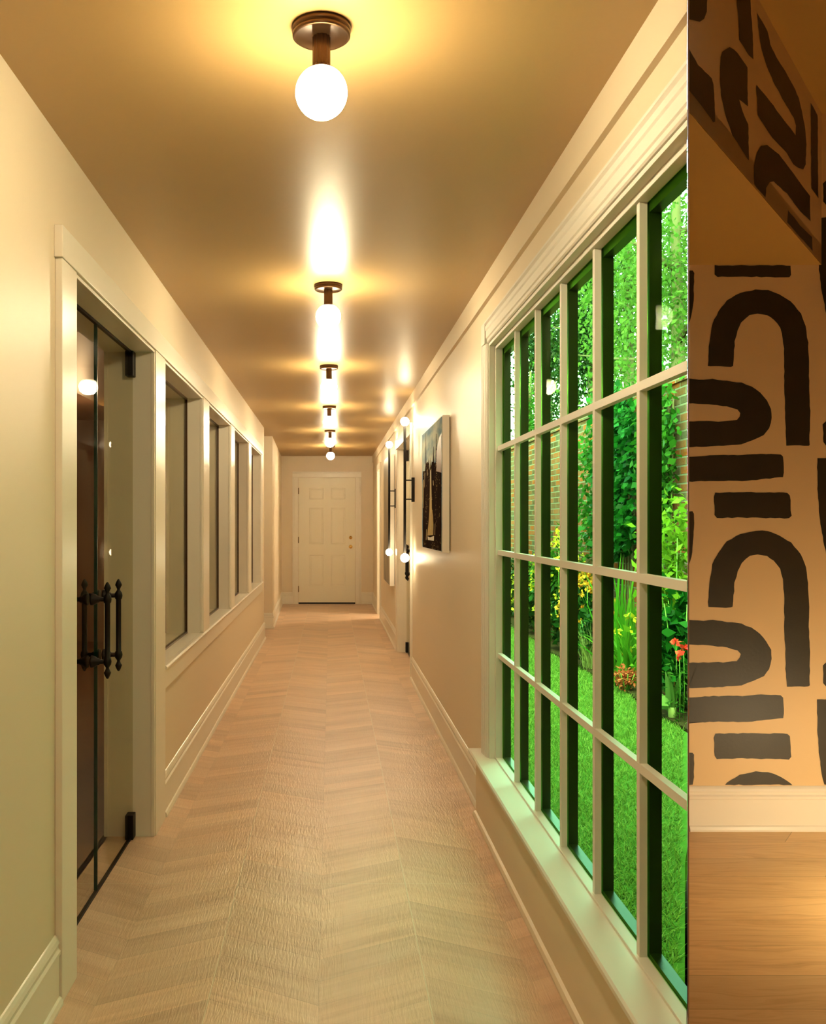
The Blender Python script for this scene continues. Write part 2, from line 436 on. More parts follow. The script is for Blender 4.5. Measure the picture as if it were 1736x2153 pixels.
# left wall with door and four windows
DY0, DY1 = 2.725, 3.957
WINS = [(4.185 + 1.515 * i, 4.185 + 1.515 * i + 1.255) for i in range(4)]
HEAD, SILL = 2.045, 0.665
XLB = -0.935
mb = MB()
mb.box(XLB, XL, YB, DY0, 0, HC).box(XLB, XL, DY0, DY1, HEAD, HC).box(XLB, XL, DY1, WINS[0][0], 0, HC)
for i, (a, b) in enumerate(WINS):
    mb.box(XLB, XL, a, b, 0, SILL).box(XLB, XL, a, b, HEAD, HC)
    mb.box(XLB, XL, b, WINS[i+1][0] if i < 3 else 10.65, 0, HC)
struct(mb.build('wall_left', M['wall']), 'cream left wall of the corridor', 'wall')
# second piece of left wall past the side passage, and the passage's own back
struct(MB().prism([(-0.725, 11.70), (-0.797, YE), (-2.1, YE), (-2.1, 11.70)], 0, HC).build('wall_left_far', M['wall']), 'cream wall stub beyond the side passage', 'wall')
struct(MB().box(-2.2, -2.1, 10.40, 11.70, 0, HC).box(-2.1, XLB, 10.50, 10.65, 0, HC).build('wall_passage', M['wall']), 'wall closing the side passage', 'wall')
# end wall
struct(MB().box(-0.95, 1.0, YE, YE + 0.14, 0, HC).build('wall_end', M['wall']), 'cream end wall holding the white panel door', 'wall')
struct(MB().box(-1.0, 3.7, YB - 0.12, YB, 0, 3.1).build('wall_behind', M['wall']), 'wall behind the viewer', 'wall')

# right wall: window, glass door and a far doorway
WY1 = 4.06                      # far jamb of the garden window
WZ0, WZ1 = 0.285, 2.085
GY0, GY1 = 8.0, 9.55            # glass door
OY0, OY1 = 12.80, 13.50         # far doorway
mb = MB()
mb.box(XR, XW, 0.9, WY1, 0, WZ0).box(XR, XW, 0.9, WY1, WZ1, HC)
mb.box(XR, XW, WY1, GY0, 0, HC).box(XR, XW, GY0, GY1, 2.06, HC)
mb.box(XR, XW, GY1, OY0, 0, HC).box(XR, XW, OY0, OY1, 2.05, HC).box(XR, XW, OY1, YE, 0, HC)
mb.cut(K, 0.001)
struct(mb.build('wall_right', M['wall']), 'cream right wall of the corridor with the garden window', 'wall')
# fascia board under the ceiling on the right
struct(MB().box(0.671, XR, 0.9, YE, 2.283, HC).cut(K, 0.001).build('trim_1', M['wall']), 'flat fascia band under the ceiling above the garden window', 'trim')
# flat panel below the garden window
struct(MB().box(0.655, XR, 0.9, 4.24, 0.0, 0.275).sweep([(0, 0), (0.016, 0), (0.016, 0.008), (0.010, 0.018), (0, 0.022)], (0.655, 0.9, 0), (0.655, 4.24, 0), (-1, 0, 0)).cut(K, 0.001).build('trim_2', M['wall']), 'flat panel with a shoe moulding below the garden window', 'trim')

# side passage room behind the left glass
mb = MB()
mb.box(-3.7, -3.6, 1.0, 10.5, 0, 2.5).box(-3.6, XLB, 10.40, 10.499, 0, 2.5).box(-3.6, XLB, 0.9, 1.0, 0, 2.5)
struct(mb.build('wall_side_room', M['dim_wall']), 'brown walls of the dim room behind the left glass', 'wall')
struct(MB().box(-3.6, XLB - 0.0005, 1.0, 10.4, -0.1, -0.0).build('floor_side_room', M['dim_floor']), 'brown wood floor of the dim room behind the left glass', 'floor')
struct(MB().box(-3.6, XLB - 0.0005, 1.0, 10.4, 2.45, 2.55).build('ceiling_side_room', M['dim_wall']), 'ceiling of the dim room behind the left glass', 'ceiling')

# little lobby behind the right glass door and the lit room past the far doorway
mb = MB().box(1.40, 1.46, 7.9, 9.65, 0, 2.4).box(XW, 1.40, 7.84, 7.9, 0, 2.4).box(XW, 1.40, 9.65, 9.71, 0, 2.4).box(XW, 1.40, 7.9, 9.65, -0.1, 0.0).box(XW, 1.40, 7.9, 9.65, 2.4, 2.46)
struct(mb.build('wall_lobby', M['wall']), 'pale lobby behind the right glass doors', 'wall')
mb = MB().box(1.80, 1.86, 12.3, 14.0, 0, 2.4).box(XW, 1.80, 12.24, 12.3, 0, 2.4).box(XW, 1.80, 14.0, 14.06, 0, 2.4).box(XW, 1.80, 12.3, 14.0, -0.1, 0.0).box(XW, 1.80, 12.3, 14.0, 2.4, 2.46)
struct(mb.build('wall_lit_room', M['trim']), 'white lit room past the far right doorway', 'wall')
rl = bpy.data.lights.new('lit_room_lamp', 'POINT'); rl.energy = 60; rl.color = (1, 0.86, 0.62); rl.shadow_soft_size = 0.06
ro = bpy.data.objects.new('lit_room_lamp', rl); C.objects.link(ro); ro.location = (1.45, 13.25, 1.9)
dl = bpy.data.lights.new('dim_room_lamp', 'POINT'); dl.energy = 9; dl.color = (1, 0.66, 0.36); dl.shadow_soft_size = 0.06
do = bpy.data.objects.new('dim_room_lamp', dl); C.objects.link(do); do.location = (-2.3, 8.6, 2.0)

ll = bpy.data.lights.new('lobby_fill', 'POINT'); ll.energy = 10; ll.color = (1, 0.86, 0.62); ll.shadow_soft_size = 0.06  # unseen fill light added to brighten the view through the glass doors
lo = bpy.data.objects.new('lobby_fill', ll); C.objects.link(lo); lo.location = (1.15, 8.8, 2.1)

# ---- patterned side room (right of the window wall)
YP = 4.03
SOF, UP = 2.427, 3.07
BA, BB = (0.956, 2.52), (2.104, YP)               # oblique bulkhead in plan
def ray(px, py, Y): return ((px - PX) * Y / F, Y, EYE - (py - PY) * Y / F)
def wallpt(px, py, e=0.0012):                     # point on the patterned wall
    x, y, z = ray(px, py, YP); return (x, YP - e, z)
bdir = Vector((BB[0] - BA[0], BB[1] - BA[1], 0)).normalized(); bnor = Vector((bdir.y, -bdir.x, 0))
def bulkpt(px, py, e=0.0012):                     # point on the bulkhead
    d = Vector(((px - PX) / F, 1.0, (PY - py) / F)); o = Vector((0, 0, EYE))
    t = (Vector((BA[0], BA[1], 0)) - o).dot(bnor) / d.dot(bnor)
    p = o + d * t + bnor * e
    p.z = min(max(p.z, SOF + 0.001), UP - 0.001); return p
def rough_poly(pts, f, jit=0.9, step=9.0, seed=0):
    """brush-edged outline: pixel polygon resampled with a small irregular edge"""
    r = random.Random(seed); out = []
    n = len(pts)
    for i in range(n):
        a, b = pts[i], pts[(i+1) % n]
        d = math.hypot(b[0]-a[0], b[1]-a[1]); k = max(1, int(d / step))
        for q in range(k):
            t = q / k
            out.append((a[0] + (b[0]-a[0]) * t + r.uniform(-jit, jit), a[1] + (b[1]-a[1]) * t + r.uniform(-jit, jit)))
    return [f(*p) for p in out]
def smooth_closed(pts, keep, n=3):
    return pts

ARCH = [(1488,769),(1489,740),(1491,718),(1497,680),(1510,655),(1528,632),(1555,616),(1588,609),(1614,610),(1638,619),(1662,634),(1683,659),(1693,686),(1698,720),(1700,770),(1700,822),(1703,864),(1701,935),(1699,937),(1653,937),(1651,900),(1650,858),(1648,800),(1648,742),(1645,712),(1640,690),(1626,672),(1611,662),(1592,660),(1576,662),(1558,678),(1550,695),(1544,718),(1542,745),(1540,769),(1536,771),(1492,770)]
UTURN = [(1350,795),(1444,796),(1478,799),(1498,797),(1528,801),(1558,805),(1579,813),(1597,825),(1611,842),(1620,860),(1622,879),(1617,900),(1605,915),(1582,926),(1558,934),(1528,937),(1444,940),(1350,942),(1350,888),(1444,887),(1489,886),(1519,886),(1549,883),(1555,876),(1556,868),(1549,861),(1528,855),(1498,851),(1444,848),(1350,846)]
BARC = [(1350,962),(1444,961),(1500,957),(1560,957),(1600,954),(1640,955),(1646,960),(1647,985),(1646,1003),(1600,1008),(1570,1011),(1500,1011),(1444,1013),(1350,1014)]
BARD = [(1503,1036),(1570,1035),(1655,1036),(1660,1041),(1663,1085),(1658,1090),(1600,1089),(1560,1088),(1507,1089),(1502,1083),(1500,1045)]
LEFTLEG = [(1400,569),(1455,569),(1459,574),(1458,620),(1455,655),(1450,676),(1444,690),(1420,700),(1400,640)]
RIGHTU = [(1717,964),(1765,964),(1768,1020),(1776,1070),(1795,1120),(1830,1142),(1870,1140),(1900,1110),(1912,1060),(1916,964),(1968,964),(1965,1060),(1950,1130),(1910,1180),(1850,1196),(1790,1185),(1750,1190),(1736,1165),(1727,1120),(1721,1075),(1718,1028)]
RIGHTBAR = [(1729,892),(1736,886),(1990,884),(1994,890),(1994,932),(1988,938),(1736,937),(1730,930)]
ARCH2 = [(x + 312, y + 28) for x, y in ARCH]
P = 506.5
zmax_left = 556.5
def clip_y(pts, y0, y1):
    def cl(ps, yy, keep_below):
        out = []
        for i in range(len(ps)):
            a, b = ps[i], ps[(i+1) % len(ps)]
            ia = a[1] >= yy if keep_below else a[1] <= yy
            ib = b[1] >= yy if keep_below else b[1] <= yy
            if ia: out.append(a)
            if ia != ib:
                t = (yy - a[1]) / (b[1] - a[1]); out.append((a[0] + (b[0]-a[0]) * t, yy))
        return out
    ps = cl(pts, y0, True)
    return cl(ps, y1, False) if len(ps) > 2 else []
mb = MB().prism([(1.535, YP), (3.6, YP), (3.6, YP + 0.10), (1.5735, YP + 0.10)], 0, UP)
sid = 0
for base in (ARCH, UTURN, BARC, BARD, LEFTLEG, RIGHTU, RIGHTBAR, ARCH2):
    right = base in (RIGHTU, RIGHTBAR, ARCH2)
    for kk in (-2, -1, 0, 1, 2):
        pts = [(x, y + P * kk) for x, y in base]
        pts = clip_y(pts, 246 if right else 558, 1650)
        if len(pts) < 3: continue
        pts = [(max(x, 1445.5), y) for x, y in pts]
        sid += 1
        mb.poly(rough_poly(pts, wallpt, 0.8, 9, sid), 1)
struct(mb.build('wall_patterned', [M['tan_wall'], M['stroke']]), 'tan wall hand-painted with black arches, loops and bars', 'wall')

BULK = [
 [(48,0),(208,0),(195,90),(175,145),(145,165),(100,155),(48,145)],
 [(412,0),(517,0),(530,100),(543,260),(549,450),(515,420),(440,300),(438,150),(425,60)],
 [(575,95),(655,235),(675,335),(720,430),(790,540),(850,650),(890,740),(920,870),(940,980),(947,1090),(942,1240),(925,1278),(880,1265),(850,1240),(800,1155),(690,1040),(580,870),(570,640),(625,705),(700,800),(780,910),(868,1022),(868,950),(850,890),(780,770),(700,620),(650,500),(610,380),(590,240)],
 [(48,360),(130,490),(235,595),(248,640),(255,780),(260,920),(245,922),(155,795),(48,675)],
 [(310,390),(370,355),(430,400),(503,510),(505,805),(440,750),(465,840),(510,940),(513,1210),(500,1195),(390,1020),(340,880),(305,720),(295,600),(300,430)],
 [(553,1390),(553,1260),(575,1150),(605,1100),(650,1095),(740,1165),(850,1310),(930,1420),(975,1480),(978,1668),(900,1595),(800,1460),(700,1370),(670,1375),(645,1420),(640,1490)],
 [(808,1583),(900,1700),(990,1790),(996,1895),(805,1680)],
 [(980,775),(1033,870),(1037,1495),(985,1420)],
]
mb = MB().prism([BA, BB, (BB[0] - 0.09, BB[1] - 0.0), (BA[0] - 0.0, BA[1] + 0.10)], SOF, UP)
for i, pl in enumerate(BULK):
    pts = [(1430 + x / 3.588, y / 3.588) for x, y in pl]
    if i in (0, 1): pts = [(x, y - 60 if y < 1 else y) for x, y in pts]
    pts = [(max(x, 1445.5), y) for x, y in pts]
    mb.poly(rough_poly(pts, bulkpt, 0.5, 9, 100 + i), 1)
struct(mb.build('trim_3', [M['tan_wall'], M['stroke']]), 'slanting bulkhead painted with black brush strokes above the patterned wall', 'trim')
struct(MB().prism([(BA[0], BA[1]), (1.5355, YP + 0.0), (BB[0], YP + 0.0)], SOF - 0.004, SOF + 0.08).build('ceiling_low', M['tan_ceil']), 'low ochre ceiling in front of the patterned wall', 'ceiling')
struct(MB().prism([(0.62, YB), (3.6, YB), (3.6, YP + 0.1), (1.573, YP + 0.1), (0.62, 1.635)], UP, UP + 0.10).build('ceiling_right', M['tan_ceil']), 'high dark tan ceiling right of the bulkhead', 'ceiling')
struct(MB().box(0.70, 0.78, YB, 1.78, HC, UP).build('trim_4', M['dim_wall']), 'header wall above the opening into the patterned room', 'trim')
struct(MB().box(3.6, 3.7, YB, YP + 0.1, 0, UP).build('wall_right_far', M['dim_wall']), 'far right wall of the patterned room', 'wall')
# thin lining panel that closes the end of the window wall and runs to the patterned wall
n_ = Vector((1, -K)).normalized()
def onray(Y, t): return (K * Y + n_.x * t, Y + n_.y * t)
struct(MB().prism([onray(1.62, 0.0004), onray(4.03, 0.0004), onray(4.03, 0.007), onray(1.62, 0.0026)], 0, UP).build('wall_lining', M['dim_wall']), 'dark brown lining panel at the end of the window wall', 'wall')  # coloured dark so its lamp-lit near edge does not show bright

# ---- baseboards
BASE = [(0,0),(0.024,0),(0.024,0.008),(0.019,0.020),(0.013,0.024),(0.013,0.133),(0.0165,0.138),(0.0165,0.148),(0.0105,0.155),(0.0105,0.164),(0.0135,0.169),(0.0095,0.180),(0.004,0.188),(0,0.19)]
def baseb(name, label, p0, p1, out, m0=0, m1=0):
    return struct(MB().sweep(BASE, p0, p1, out, m0=m0, m1=m1).build(name, M['trim']), label, 'baseboard')
baseb('baseboard_left', 'cream baseboard left of the glass doors', (XL, YB, 0), (XL, 2.572, 0), (1, 0, 0))
baseb('baseboard_left_windows', 'cream baseboard below the row of left windows', (XL, 4.205, 0), (XL, 10.65, 0), (1, 0, 0), 0, 1)
baseb('baseboard_left_return', 'short baseboard round the end of the left wall', (XL, 10.65, 0), (-1.2, 10.65, 0), (0, 1, 0), -1, 0)
baseb('baseboard_stub', 'short baseboard on the wall stub facing the viewer', (-1.9, 11.70, 0), (-0.725, 11.70, 0), (0, -1, 0), 0, 1)
dv = Vector((-0.072, 3.47, 0)).normalized()
baseb('baseboard_left_far', 'cream baseboard at the far left of the corridor', (-0.725, 11.70, 0), (-0.797, YE, 0), (dv.y, -dv.x, 0), -1, -1)
baseb('baseboard_end_left', 'baseboard left of the end door', (-0.81, YE, 0), (-0.617, YE, 0), (0, -1, 0))
baseb('baseboard_end_right', 'baseboard right of the end door', (0.497, YE, 0), (XR, YE, 0), (0, -1, 0))
baseb('baseboard_right', 'baseboard between garden window and right glass doors', (XR, 4.24, 0), (XR, GY0 - 0.105, 0), (-1, 0, 0))
baseb('baseboard_right_middle', 'baseboard below the far tall picture', (XR, GY1 + 0.105, 0), (XR, OY0 - 0.01, 0), (-1, 0, 0))
baseb('baseboard_right_far', 'baseboard past the far right doorway', (XR, OY1 + 0.1, 0), (XR, YE, 0), (-1, 0, 0))
baseb('baseboard_patterned', 'cream baseboard under the patterned wall', (1.532, YP, 0), (3.6, YP, 0), (0, -1, 0))

# ---- left door and window casings
CF = XL + 0.020                 # casing face
def casing_v(mb, y0, y1, z0, z1, side):
    """flat board with a small bead on its opening side (side +1: opening at larger y)"""
    mb.box(XL, CF, y0, y1, z0, z1)
    return mb
mb = MB()
casing_v(mb, 2.575, DY0, 0, HEAD, 1)
casing_v(mb, DY1, WINS[0][0], 0, HEAD, -1)
mb.box(XL, CF - 0.005, DY1 - 0.012, DY1, 0, HEAD - 0.012)
mb.box(XL, CF - 0.005, DY0, DY0 + 0.012, 0, HEAD - 0.012)
for i, (a, b) in enumerate(WINS):
    nb_ = WINS[i+1][0] if i < 3 else b + 0.17
    casing_v(mb, b, nb_, 0.68, HEAD, 1)
    mb.box(XL, CF - 0.005, b - 0.012, b, 0.69, HEAD - 0.012)
    mb.box(XL, CF - 0.005, a, a + 0.012, 0.69, HEAD - 0.012)
    mb.box(XL, CF - 0.005, a, b, HEAD - 0.012, HEAD)
mb.box(XL, CF - 0.005, DY0, DY1, HEAD - 0.012, HEAD)
struct(mb.build('trim_5', M['trim'], bevel=0.002), 'flat cream casings around the left glass doors and windows', 'trim')
struct(MB().box(XL, CF + 0.004, 2.565, 10.17, HEAD, HEAD + 0.088).build('trim_6', M['trim'], bevel=0.002), 'long cream head casing over the left door and windows', 'trim')

# jamb linings of the left door
mb = MB()
for y0, y1 in ((DY0, DY0 + 0.010), (DY1 - 0.010, DY1)):
    mb.box(XLB - 0.012, XL, y0, y1, 0, HEAD)
mb.box(XLB - 0.012, XL, DY0, DY1, HEAD - 0.010, HEAD)
for y0, y1 in ((DY0 - 0.07, DY0 + 0.012), (DY1 - 0.012, DY1 + 0.07)):
    mb.box(XLB - 0.016, XLB - 0.0005, y0, y1, 0, HEAD + 0.06)
struct(mb.build('trim_7', M['trim']), 'jamb lining of the left glass doors', 'trim')

# ---- left glass doors
GX = -0.835
def pull(parent, loc, n_out):
    """ornate pull: two posts through the glass, a bar with finials on each face"""
    x, y, z = loc
    for sgn in (1, -1):
        bx = x + sgn * 0.062
        prof = [(0.0005,-0.168),(0.004,-0.166),(0.0095,-0.155),(0.0125,-0.146),(0.0095,-0.141),(0.0055,-0.132),(0.0055,-0.128),(0.0125,-0.118),(0.0145,-0.108),(0.0125,-0.097),(0.0095,-0.094),
                (0.0095,0.094),(0.0125,0.097),(0.0145,0.108),(0.0125,0.118),(0.0055,0.128),(0.0055,0.132),(0.0095,0.141),(0.0125,0.146),(0.0095,0.155),(0.004,0.166),(0.0005,0.168)]
        m_ = MB().lathe(prof, (bx, y, z), 'Z', 20)
        for zz in (-0.108, 0.108):
            post = [(0.008, 0.0), (0.008, 0.026), (0.012, 0.030), (0.012, 0.034), (0.017, 0.040), (0.019, 0.046), (0.021, 0.052), (0.021, 0.057)]
            m_.lathe([(r, -sgn * h) for r, h in post], (bx, y, z + zz), 'X', 18)
        m_.build('pull_handle', M['black'], parent)
d1 = empty('door_1', (GX, (DY0 + DY1) / 2, 0), 'pair of clear glass doors in the left wall with ornate black pulls', 'door', kind='structure')
ym = (DY0 + DY1) / 2
def local(o, root):              # keep world placement while parenting to a moved Empty
    o.matrix_parent_inverse = root.matrix_basis.inverted()
d1.location = (0, 0, 0)
for i, (a, b) in enumerate(((DY0 + 0.014, ym - 0.0025), (ym + 0.0025, DY1 - 0.014))):
    lf = MB().box(GX - 0.005, GX + 0.005, a, b, 0.012, HEAD - 0.022).build('glass_leaf', M['door_glass'], d1)
    ed = MB()
    e0, e1 = (b, b + 0.0012) if i == 0 else (a - 0.0012, a)
    ed.box(GX - 0.006, GX + 0.006, e0, e1, 0.012, HEAD - 0.022).build('polished_edge', M['glass_edge'], lf)
    pull(lf, (GX, ym + (-0.085 if i == 0 else 0.085), 0.945), 1)
    hy0, hy1 = (a - 0.003, a + 0.05) if i == 0 else (b - 0.05, b + 0.003)
    for z0, z1 in ((0.003, 0.105), (HEAD - 0.118, HEAD - 0.014)):
        MB().box(GX - 0.017, GX + 0.017, hy0, hy1, z0, z1).build('patch_fitting', M['black'], lf, bevel=0.003)
MB().box(GX - 0.006, GX + 0.006, DY0 + 0.012, DY1 - 0.012, 0.0005, 0.010).build('bottom_seal', M['black'], d1)
MB().box(GX - 0.006, GX + 0.006, DY0 + 0.012, DY1 - 0.012, HEAD - 0.021, HEAD - 0.0105).build('top_seal', M['black'], d1)

# ---- four left windows
names = ['nearest to the glass doors', 'second from the glass doors', 'third from the glass doors', 'farthest down the corridor']
for i, (a, b) in enumerate(WINS):
    w = empty('window_%d' % (i + 2), (0, 0, 0), 'interior window in the left wall, ' + names[i], 'window', kind='structure')
    j = MB()
    for y0, y1 in ((a, a + 0.010), (b - 0.010, b)): j.box(XLB - 0.012, XL, y0, y1, SILL, HEAD)
    j.box(XLB - 0.012, XL, a, b, HEAD - 0.010, HEAD)
    for y0, y1 in ((a - 0.07, a + 0.012), (b - 0.012, b + 0.07)): j.box(XLB - 0.016, XLB - 0.0005, y0, y1, SILL, HEAD + 0.05)
    j.build('window_frame', M['trim'], w)
    MB().box(GX - 0.004, GX + 0.004, a + 0.010, b - 0.010, SILL + 0.016, HEAD - 0.010).build('glass', M['door_glass'], w)
    g_ = MB()
    g_.box(GX - 0.008, GX + 0.008, b - 0.018, b - 0.0098, SILL + 0.014, HEAD - 0.010).box(GX - 0.008, GX + 0.008, a + 0.0098, a + 0.018, SILL + 0.014, HEAD - 0.010)
    g_.box(GX - 0.008, GX + 0.008, a + 0.01, b - 0.01, HEAD - 0.019, HEAD - 0.0098).box(GX - 0.008, GX + 0.008, a + 0.01, b - 0.01, SILL + 0.0135, SILL + 0.024)
    g_.build('dark_channel', M['bronze'], w)
    MB().box(XLB - 0.02, XL - 0.001, a + 0.0005, b - 0.0005, SILL, SILL + 0.014).build('window_sill', M['trim'], w)
# continuous stool and apron
struct(MB().box(XL, XL + 0.016, 4.19, 10.17, 0.575, 0.662).sweep([(0, 0), (0.020, 0), (0.027, 0.004), (0.029, 0.009), (0.027, 0.014), (0.020, 0.0175), (0, 0.0175)], (XL, 4.187, 0.662), (XL, 10.18, 0.662), (1, 0, 0)).build('trim_8', M['trim'], bevel=0.001), 'long cream sill nosing and apron below the left windows', 'trim')

# ---- garden window (window_1)
w1 = empty('window_1', (0, 0, 0), 'large white multi-pane window onto the green garden, right wall', 'window', kind='structure')
XS = 0.709                      # inner face of the sash
mb = MB()
CAS = [(0,0),(0.008,0),(0.012,0.004),(0.012,0.016),(0.016,0.020),(0.016,0.050),(0.020,0.055),(0.020,0.072),(0.015,0.078),(0.022,0.084),(0.022,0.092),(0,0.092)]
# head and far-side casing (profile runs outwards from the opening)
mb.sweep(CAS, (XR, 0.9, WZ1 + 0.010), (XR, WY1 + 0.010, WZ1 + 0.010), (-1, 0, 0))
mb.sweep(CAS, (XR, WY1 + 0.010, 0.30), (XR, WY1 + 0.010, WZ1 + 0.010), (-1, 0, 0), up=(0, 1, 0))
mb.box(XR - 0.022, XR, WY1 + 0.010, WY1 + 0.102, WZ1 + 0.010, WZ1 + 0.102)
mb.cut(K, 0.001).build('casing', M['window_trim'], w1)
mb = MB().box(XR - 0.004, XS, 0.9, WY1 + 0.010, WZ1 - 0.004, WZ1 + 0.008).box(XR - 0.004, XS, WY1 - 0.004, WY1 + 0.008, 0.30, WZ1 - 0.004).cut(K, 0.001)
mb.build('jamb', M['window_trim'], w1)
mb = MB()
mb.box(XS, 0.740, 0.9, WY1 + 0.01, WZ1 - 0.020, WZ1 + 0.010).box(XS, 0.740, WY1 - 0.022, WY1 + 0.01, 0.30, WZ1).box(XS, 0.740, 0.9, WY1, 0.285, 0.308)
mb.cut(K, 0.001).build('sash_frame', M['window_trim'], w1, bevel=0.0015)
MUN_Y = [1.827, 2.196, 2.567, 2.936, 3.300, 3.667]
MUN_Z = [0.748, 1.19, 1.636]
mb = MB()
for y in MUN_Y: mb.box(0.718, 0.736, y - 0.0105, y + 0.0105, 0.305, WZ1 - 0.018)
for z in MUN_Z: mb.box(0.7175, 0.7365, 0.9, WY1 - 0.02, z - 0.0105, z + 0.0105)
mb.cut(K, 0.001).build('muntin_grid', M['window_trim'], w1)
mb = MB().box(0.7366, 0.7386, 0.9, WY1 - 0.018, 0.30, WZ1 - 0.015).cut(K, 0.001)
mb.build('glass', M['window_glass'], w1)
mb = MB()
for y in MUN_Y: mb.box(0.740, 0.769, y - 0.0125, y + 0.0125, 0.290, WZ1)
mb.box(0.7405, 0.7685, 0.9, WY1, WZ1 - 0.045, WZ1 + 0.0).box(0.7405, 0.7685, WY1 - 0.05, WY1, 0.286, WZ1).box(0.7405, 0.7685, 0.9, WY1, 0.286, 0.318)
mb.cut(K, 0.001).build('muntin_reflection', M['reflection_bar'], w1)  # bars stand in for dark reflections of the muntins and frame
mb = MB().sweep([(0, 0), (0.062, 0), (0.067, 0.006), (0.067, 0.017), (0.062, 0.023), (0, 0.023)], (XR, 0.9, 0.277), (XR, 4.245, 0.277), (-1, 0, 0))
mb.box(XR, 0.742, 0.9, WY1 + 0.0, 0.2855, 0.300)
mb.cut(K, 0.001).build('window_sill', M['window_trim'], w1)

# ---- right glass doors
mb = MB()
mb.sweep([(0,0),(0.012,0),(0.016,0.01),(0.016,0.07),(0.021,0.075),(0.021,0.095),(0,0.095)], (XR, GY0 - 0.002, 0), (XR, GY0 - 0.002, 2.06), (-1, 0, 0), up=(0, -1, 0))
mb.sweep([(0,0),(0.012,0),(0.016,0.01),(0.016,0.07),(0.021,0.075),(0.021,0.095),(0,0.095)], (XR, GY1 + 0.002, 0), (XR, GY1 + 0.002, 2.06), (-1, 0, 0), up=(0, 1, 0))
mb.box(XR - 0.024, XR, GY0 - 0.10, GY1 + 0.10, 2.06, 2.16)
mb.box(XR - 0.002, 0.86, GY0 - 0.002, GY0 + 0.008, 0, 2.06).box(XR - 0.002, 0.86, GY1 - 0.008, GY1 + 0.002, 0, 2.06).box(XR - 0.002, 0.86, GY0, GY1, 2.052, 2.0605)
struct(mb.build('trim_9', M['trim'], bevel=0.0015), 'white casing of the right glass doors beside the wall lamps', 'trim')
d2 = empty('door_2', (0, 0, 0), 'pair of glass doors in the right wall between the two wall lamps', 'door', kind='structure')
GX2 = 0.775
ym2 = (GY0 + GY1) / 2
M['frost'] = pmat('pale_reflective_glass', (0.62, 0.64, 0.55, 1), 0.12, spec=0.8)
for i, (a, b) in enumerate(((GY0 + 0.012, ym2 - 0.003), (ym2 + 0.003, GY1 - 0.012))):
    lf = MB().box(GX2 - 0.005, GX2 + 0.005, a, b, 0.012, 2.035).build('glass_leaf', M['door_glass'], d2)
    pull(lf, (GX2, ym2 + (-0.085 if i == 0 else 0.085), 0.945), -1)
    hy0, hy1 = (a - 0.003, a + 0.05) if i == 0 else (b - 0.05, b + 0.003)
    for z0, z1 in ((0.003, 0.105), (1.94, 2.045)):
        MB().box(GX2 - 0.017, GX2 + 0.017, hy0, hy1, z0, z1).build('patch_fitting', M['black'], lf, bevel=0.003)

# far doorway casing
mb = MB()
for y0, y1 in ((OY0 - 0.012, OY0 + 0.075), (OY1 - 0.0, OY1 + 0.09)): mb.box(XR - 0.022, XR, y0, y1, 0, 2.05)
mb.box(XR - 0.024, XR, OY0 - 0.02, OY1 + 0.10, 2.05, 2.14)
mb.box(XR - 0.004, XW + 0.02, OY1 - 0.012, OY1 + 0.001, 0, 2.05)
struct(mb.build('trim_10', M['trim'], bevel=0.0015), 'white casing of the far right doorway', 'trim')

# ---- end door
d3 = empty('door_3', (0, 0, 0), 'white six-panel door with brass knob at the corridor end', 'door', kind='structure')
dx0, dx1, dz0, dz1 = -0.514, 0.3915, 0.028, 2.034
yf = YE - 0.016
bm = MB()
xs = [dx0, dx0 + 0.155, dx0 + 0.405, dx1 - 0.375, dx1 - 0.125 - 0.03, dx1]
# slab as stiles and rails round six sunk panels
P1 = (-0.345, -0.115); P2 = (0.005, 0.235)
ROWS = [(0.285, 0.79), (0.965, 1.555), (1.69, 1.875)]
bm.box(dx0, P1[0], yf, YE, dz0, dz1).box(P1[1], P2[0], yf, YE, dz0, dz1).box(P2[1], dx1, yf, YE, dz0, dz1)
for (a, b) in (P1, P2):
    zz = dz0
    for (z0, z1) in ROWS:
        bm.box(a, b, yf, YE, zz, z0); zz = z1
    bm.box(a, b, yf, YE, zz, dz1)
bm.build('door_slab', M['door'], d3)
for (a, b) in (P1, P2):
    for (z0, z1) in ROWS:
        q = MB()
        q.box(a, b, YE - 0.008, YE, z0, z1)
        i_ = 0.036
        lo = [(a, yf, z0), (b, yf, z0), (b, yf, z1), (a, yf, z1)]
        mid = [(a + 0.014, yf + 0.010, z0 + 0.014), (b - 0.014, yf + 0.010, z0 + 0.014), (b - 0.014, yf + 0.010, z1 - 0.014), (a + 0.014, yf + 0.010, z1 - 0.014)]
        hi = [(a + i_, yf + 0.003, z0 + i_), (b - i_, yf + 0.003, z0 + i_), (b - i_, yf + 0.003, z1 - i_), (a + i_, yf + 0.003, z1 - i_)]
        V = [[q.bm.verts.new(p) for p in r] for r in (lo, mid, hi)]
        for r in (0, 1):
            for k in range(4): q.bm.faces.new((V[r][k], V[r][(k+1) % 4], V[r+1][(k+1) % 4], V[r+1][k]))
        q.bm.faces.new(V[2])
        q.build('raised_panel', M['door'], d3)
mb = MB()
EC = [(0,0),(0.008,0),(0.012,0.006),(0.012,0.060),(0.017,0.066),(0.017,0.080),(0.022,0.084),(0.022,0.096),(0,0.096)]
mb.sweep(EC, (dx0 - 0.006, YE, 0), (dx0 - 0.006, YE, dz1 + 0.006), (0, -1, 0), up=(-1, 0, 0))
mb.sweep(EC, (dx1 + 0.006, YE, 0), (dx1 + 0.006, YE, dz1 + 0.006), (0, -1, 0), up=(1, 0, 0))
mb.sweep(EC, (dx0 - 0.102, YE, dz1 + 0.006), (dx1 + 0.102, YE, dz1 + 0.006), (0, -1, 0))
mb.build('door_casing', M['trim'], d3)
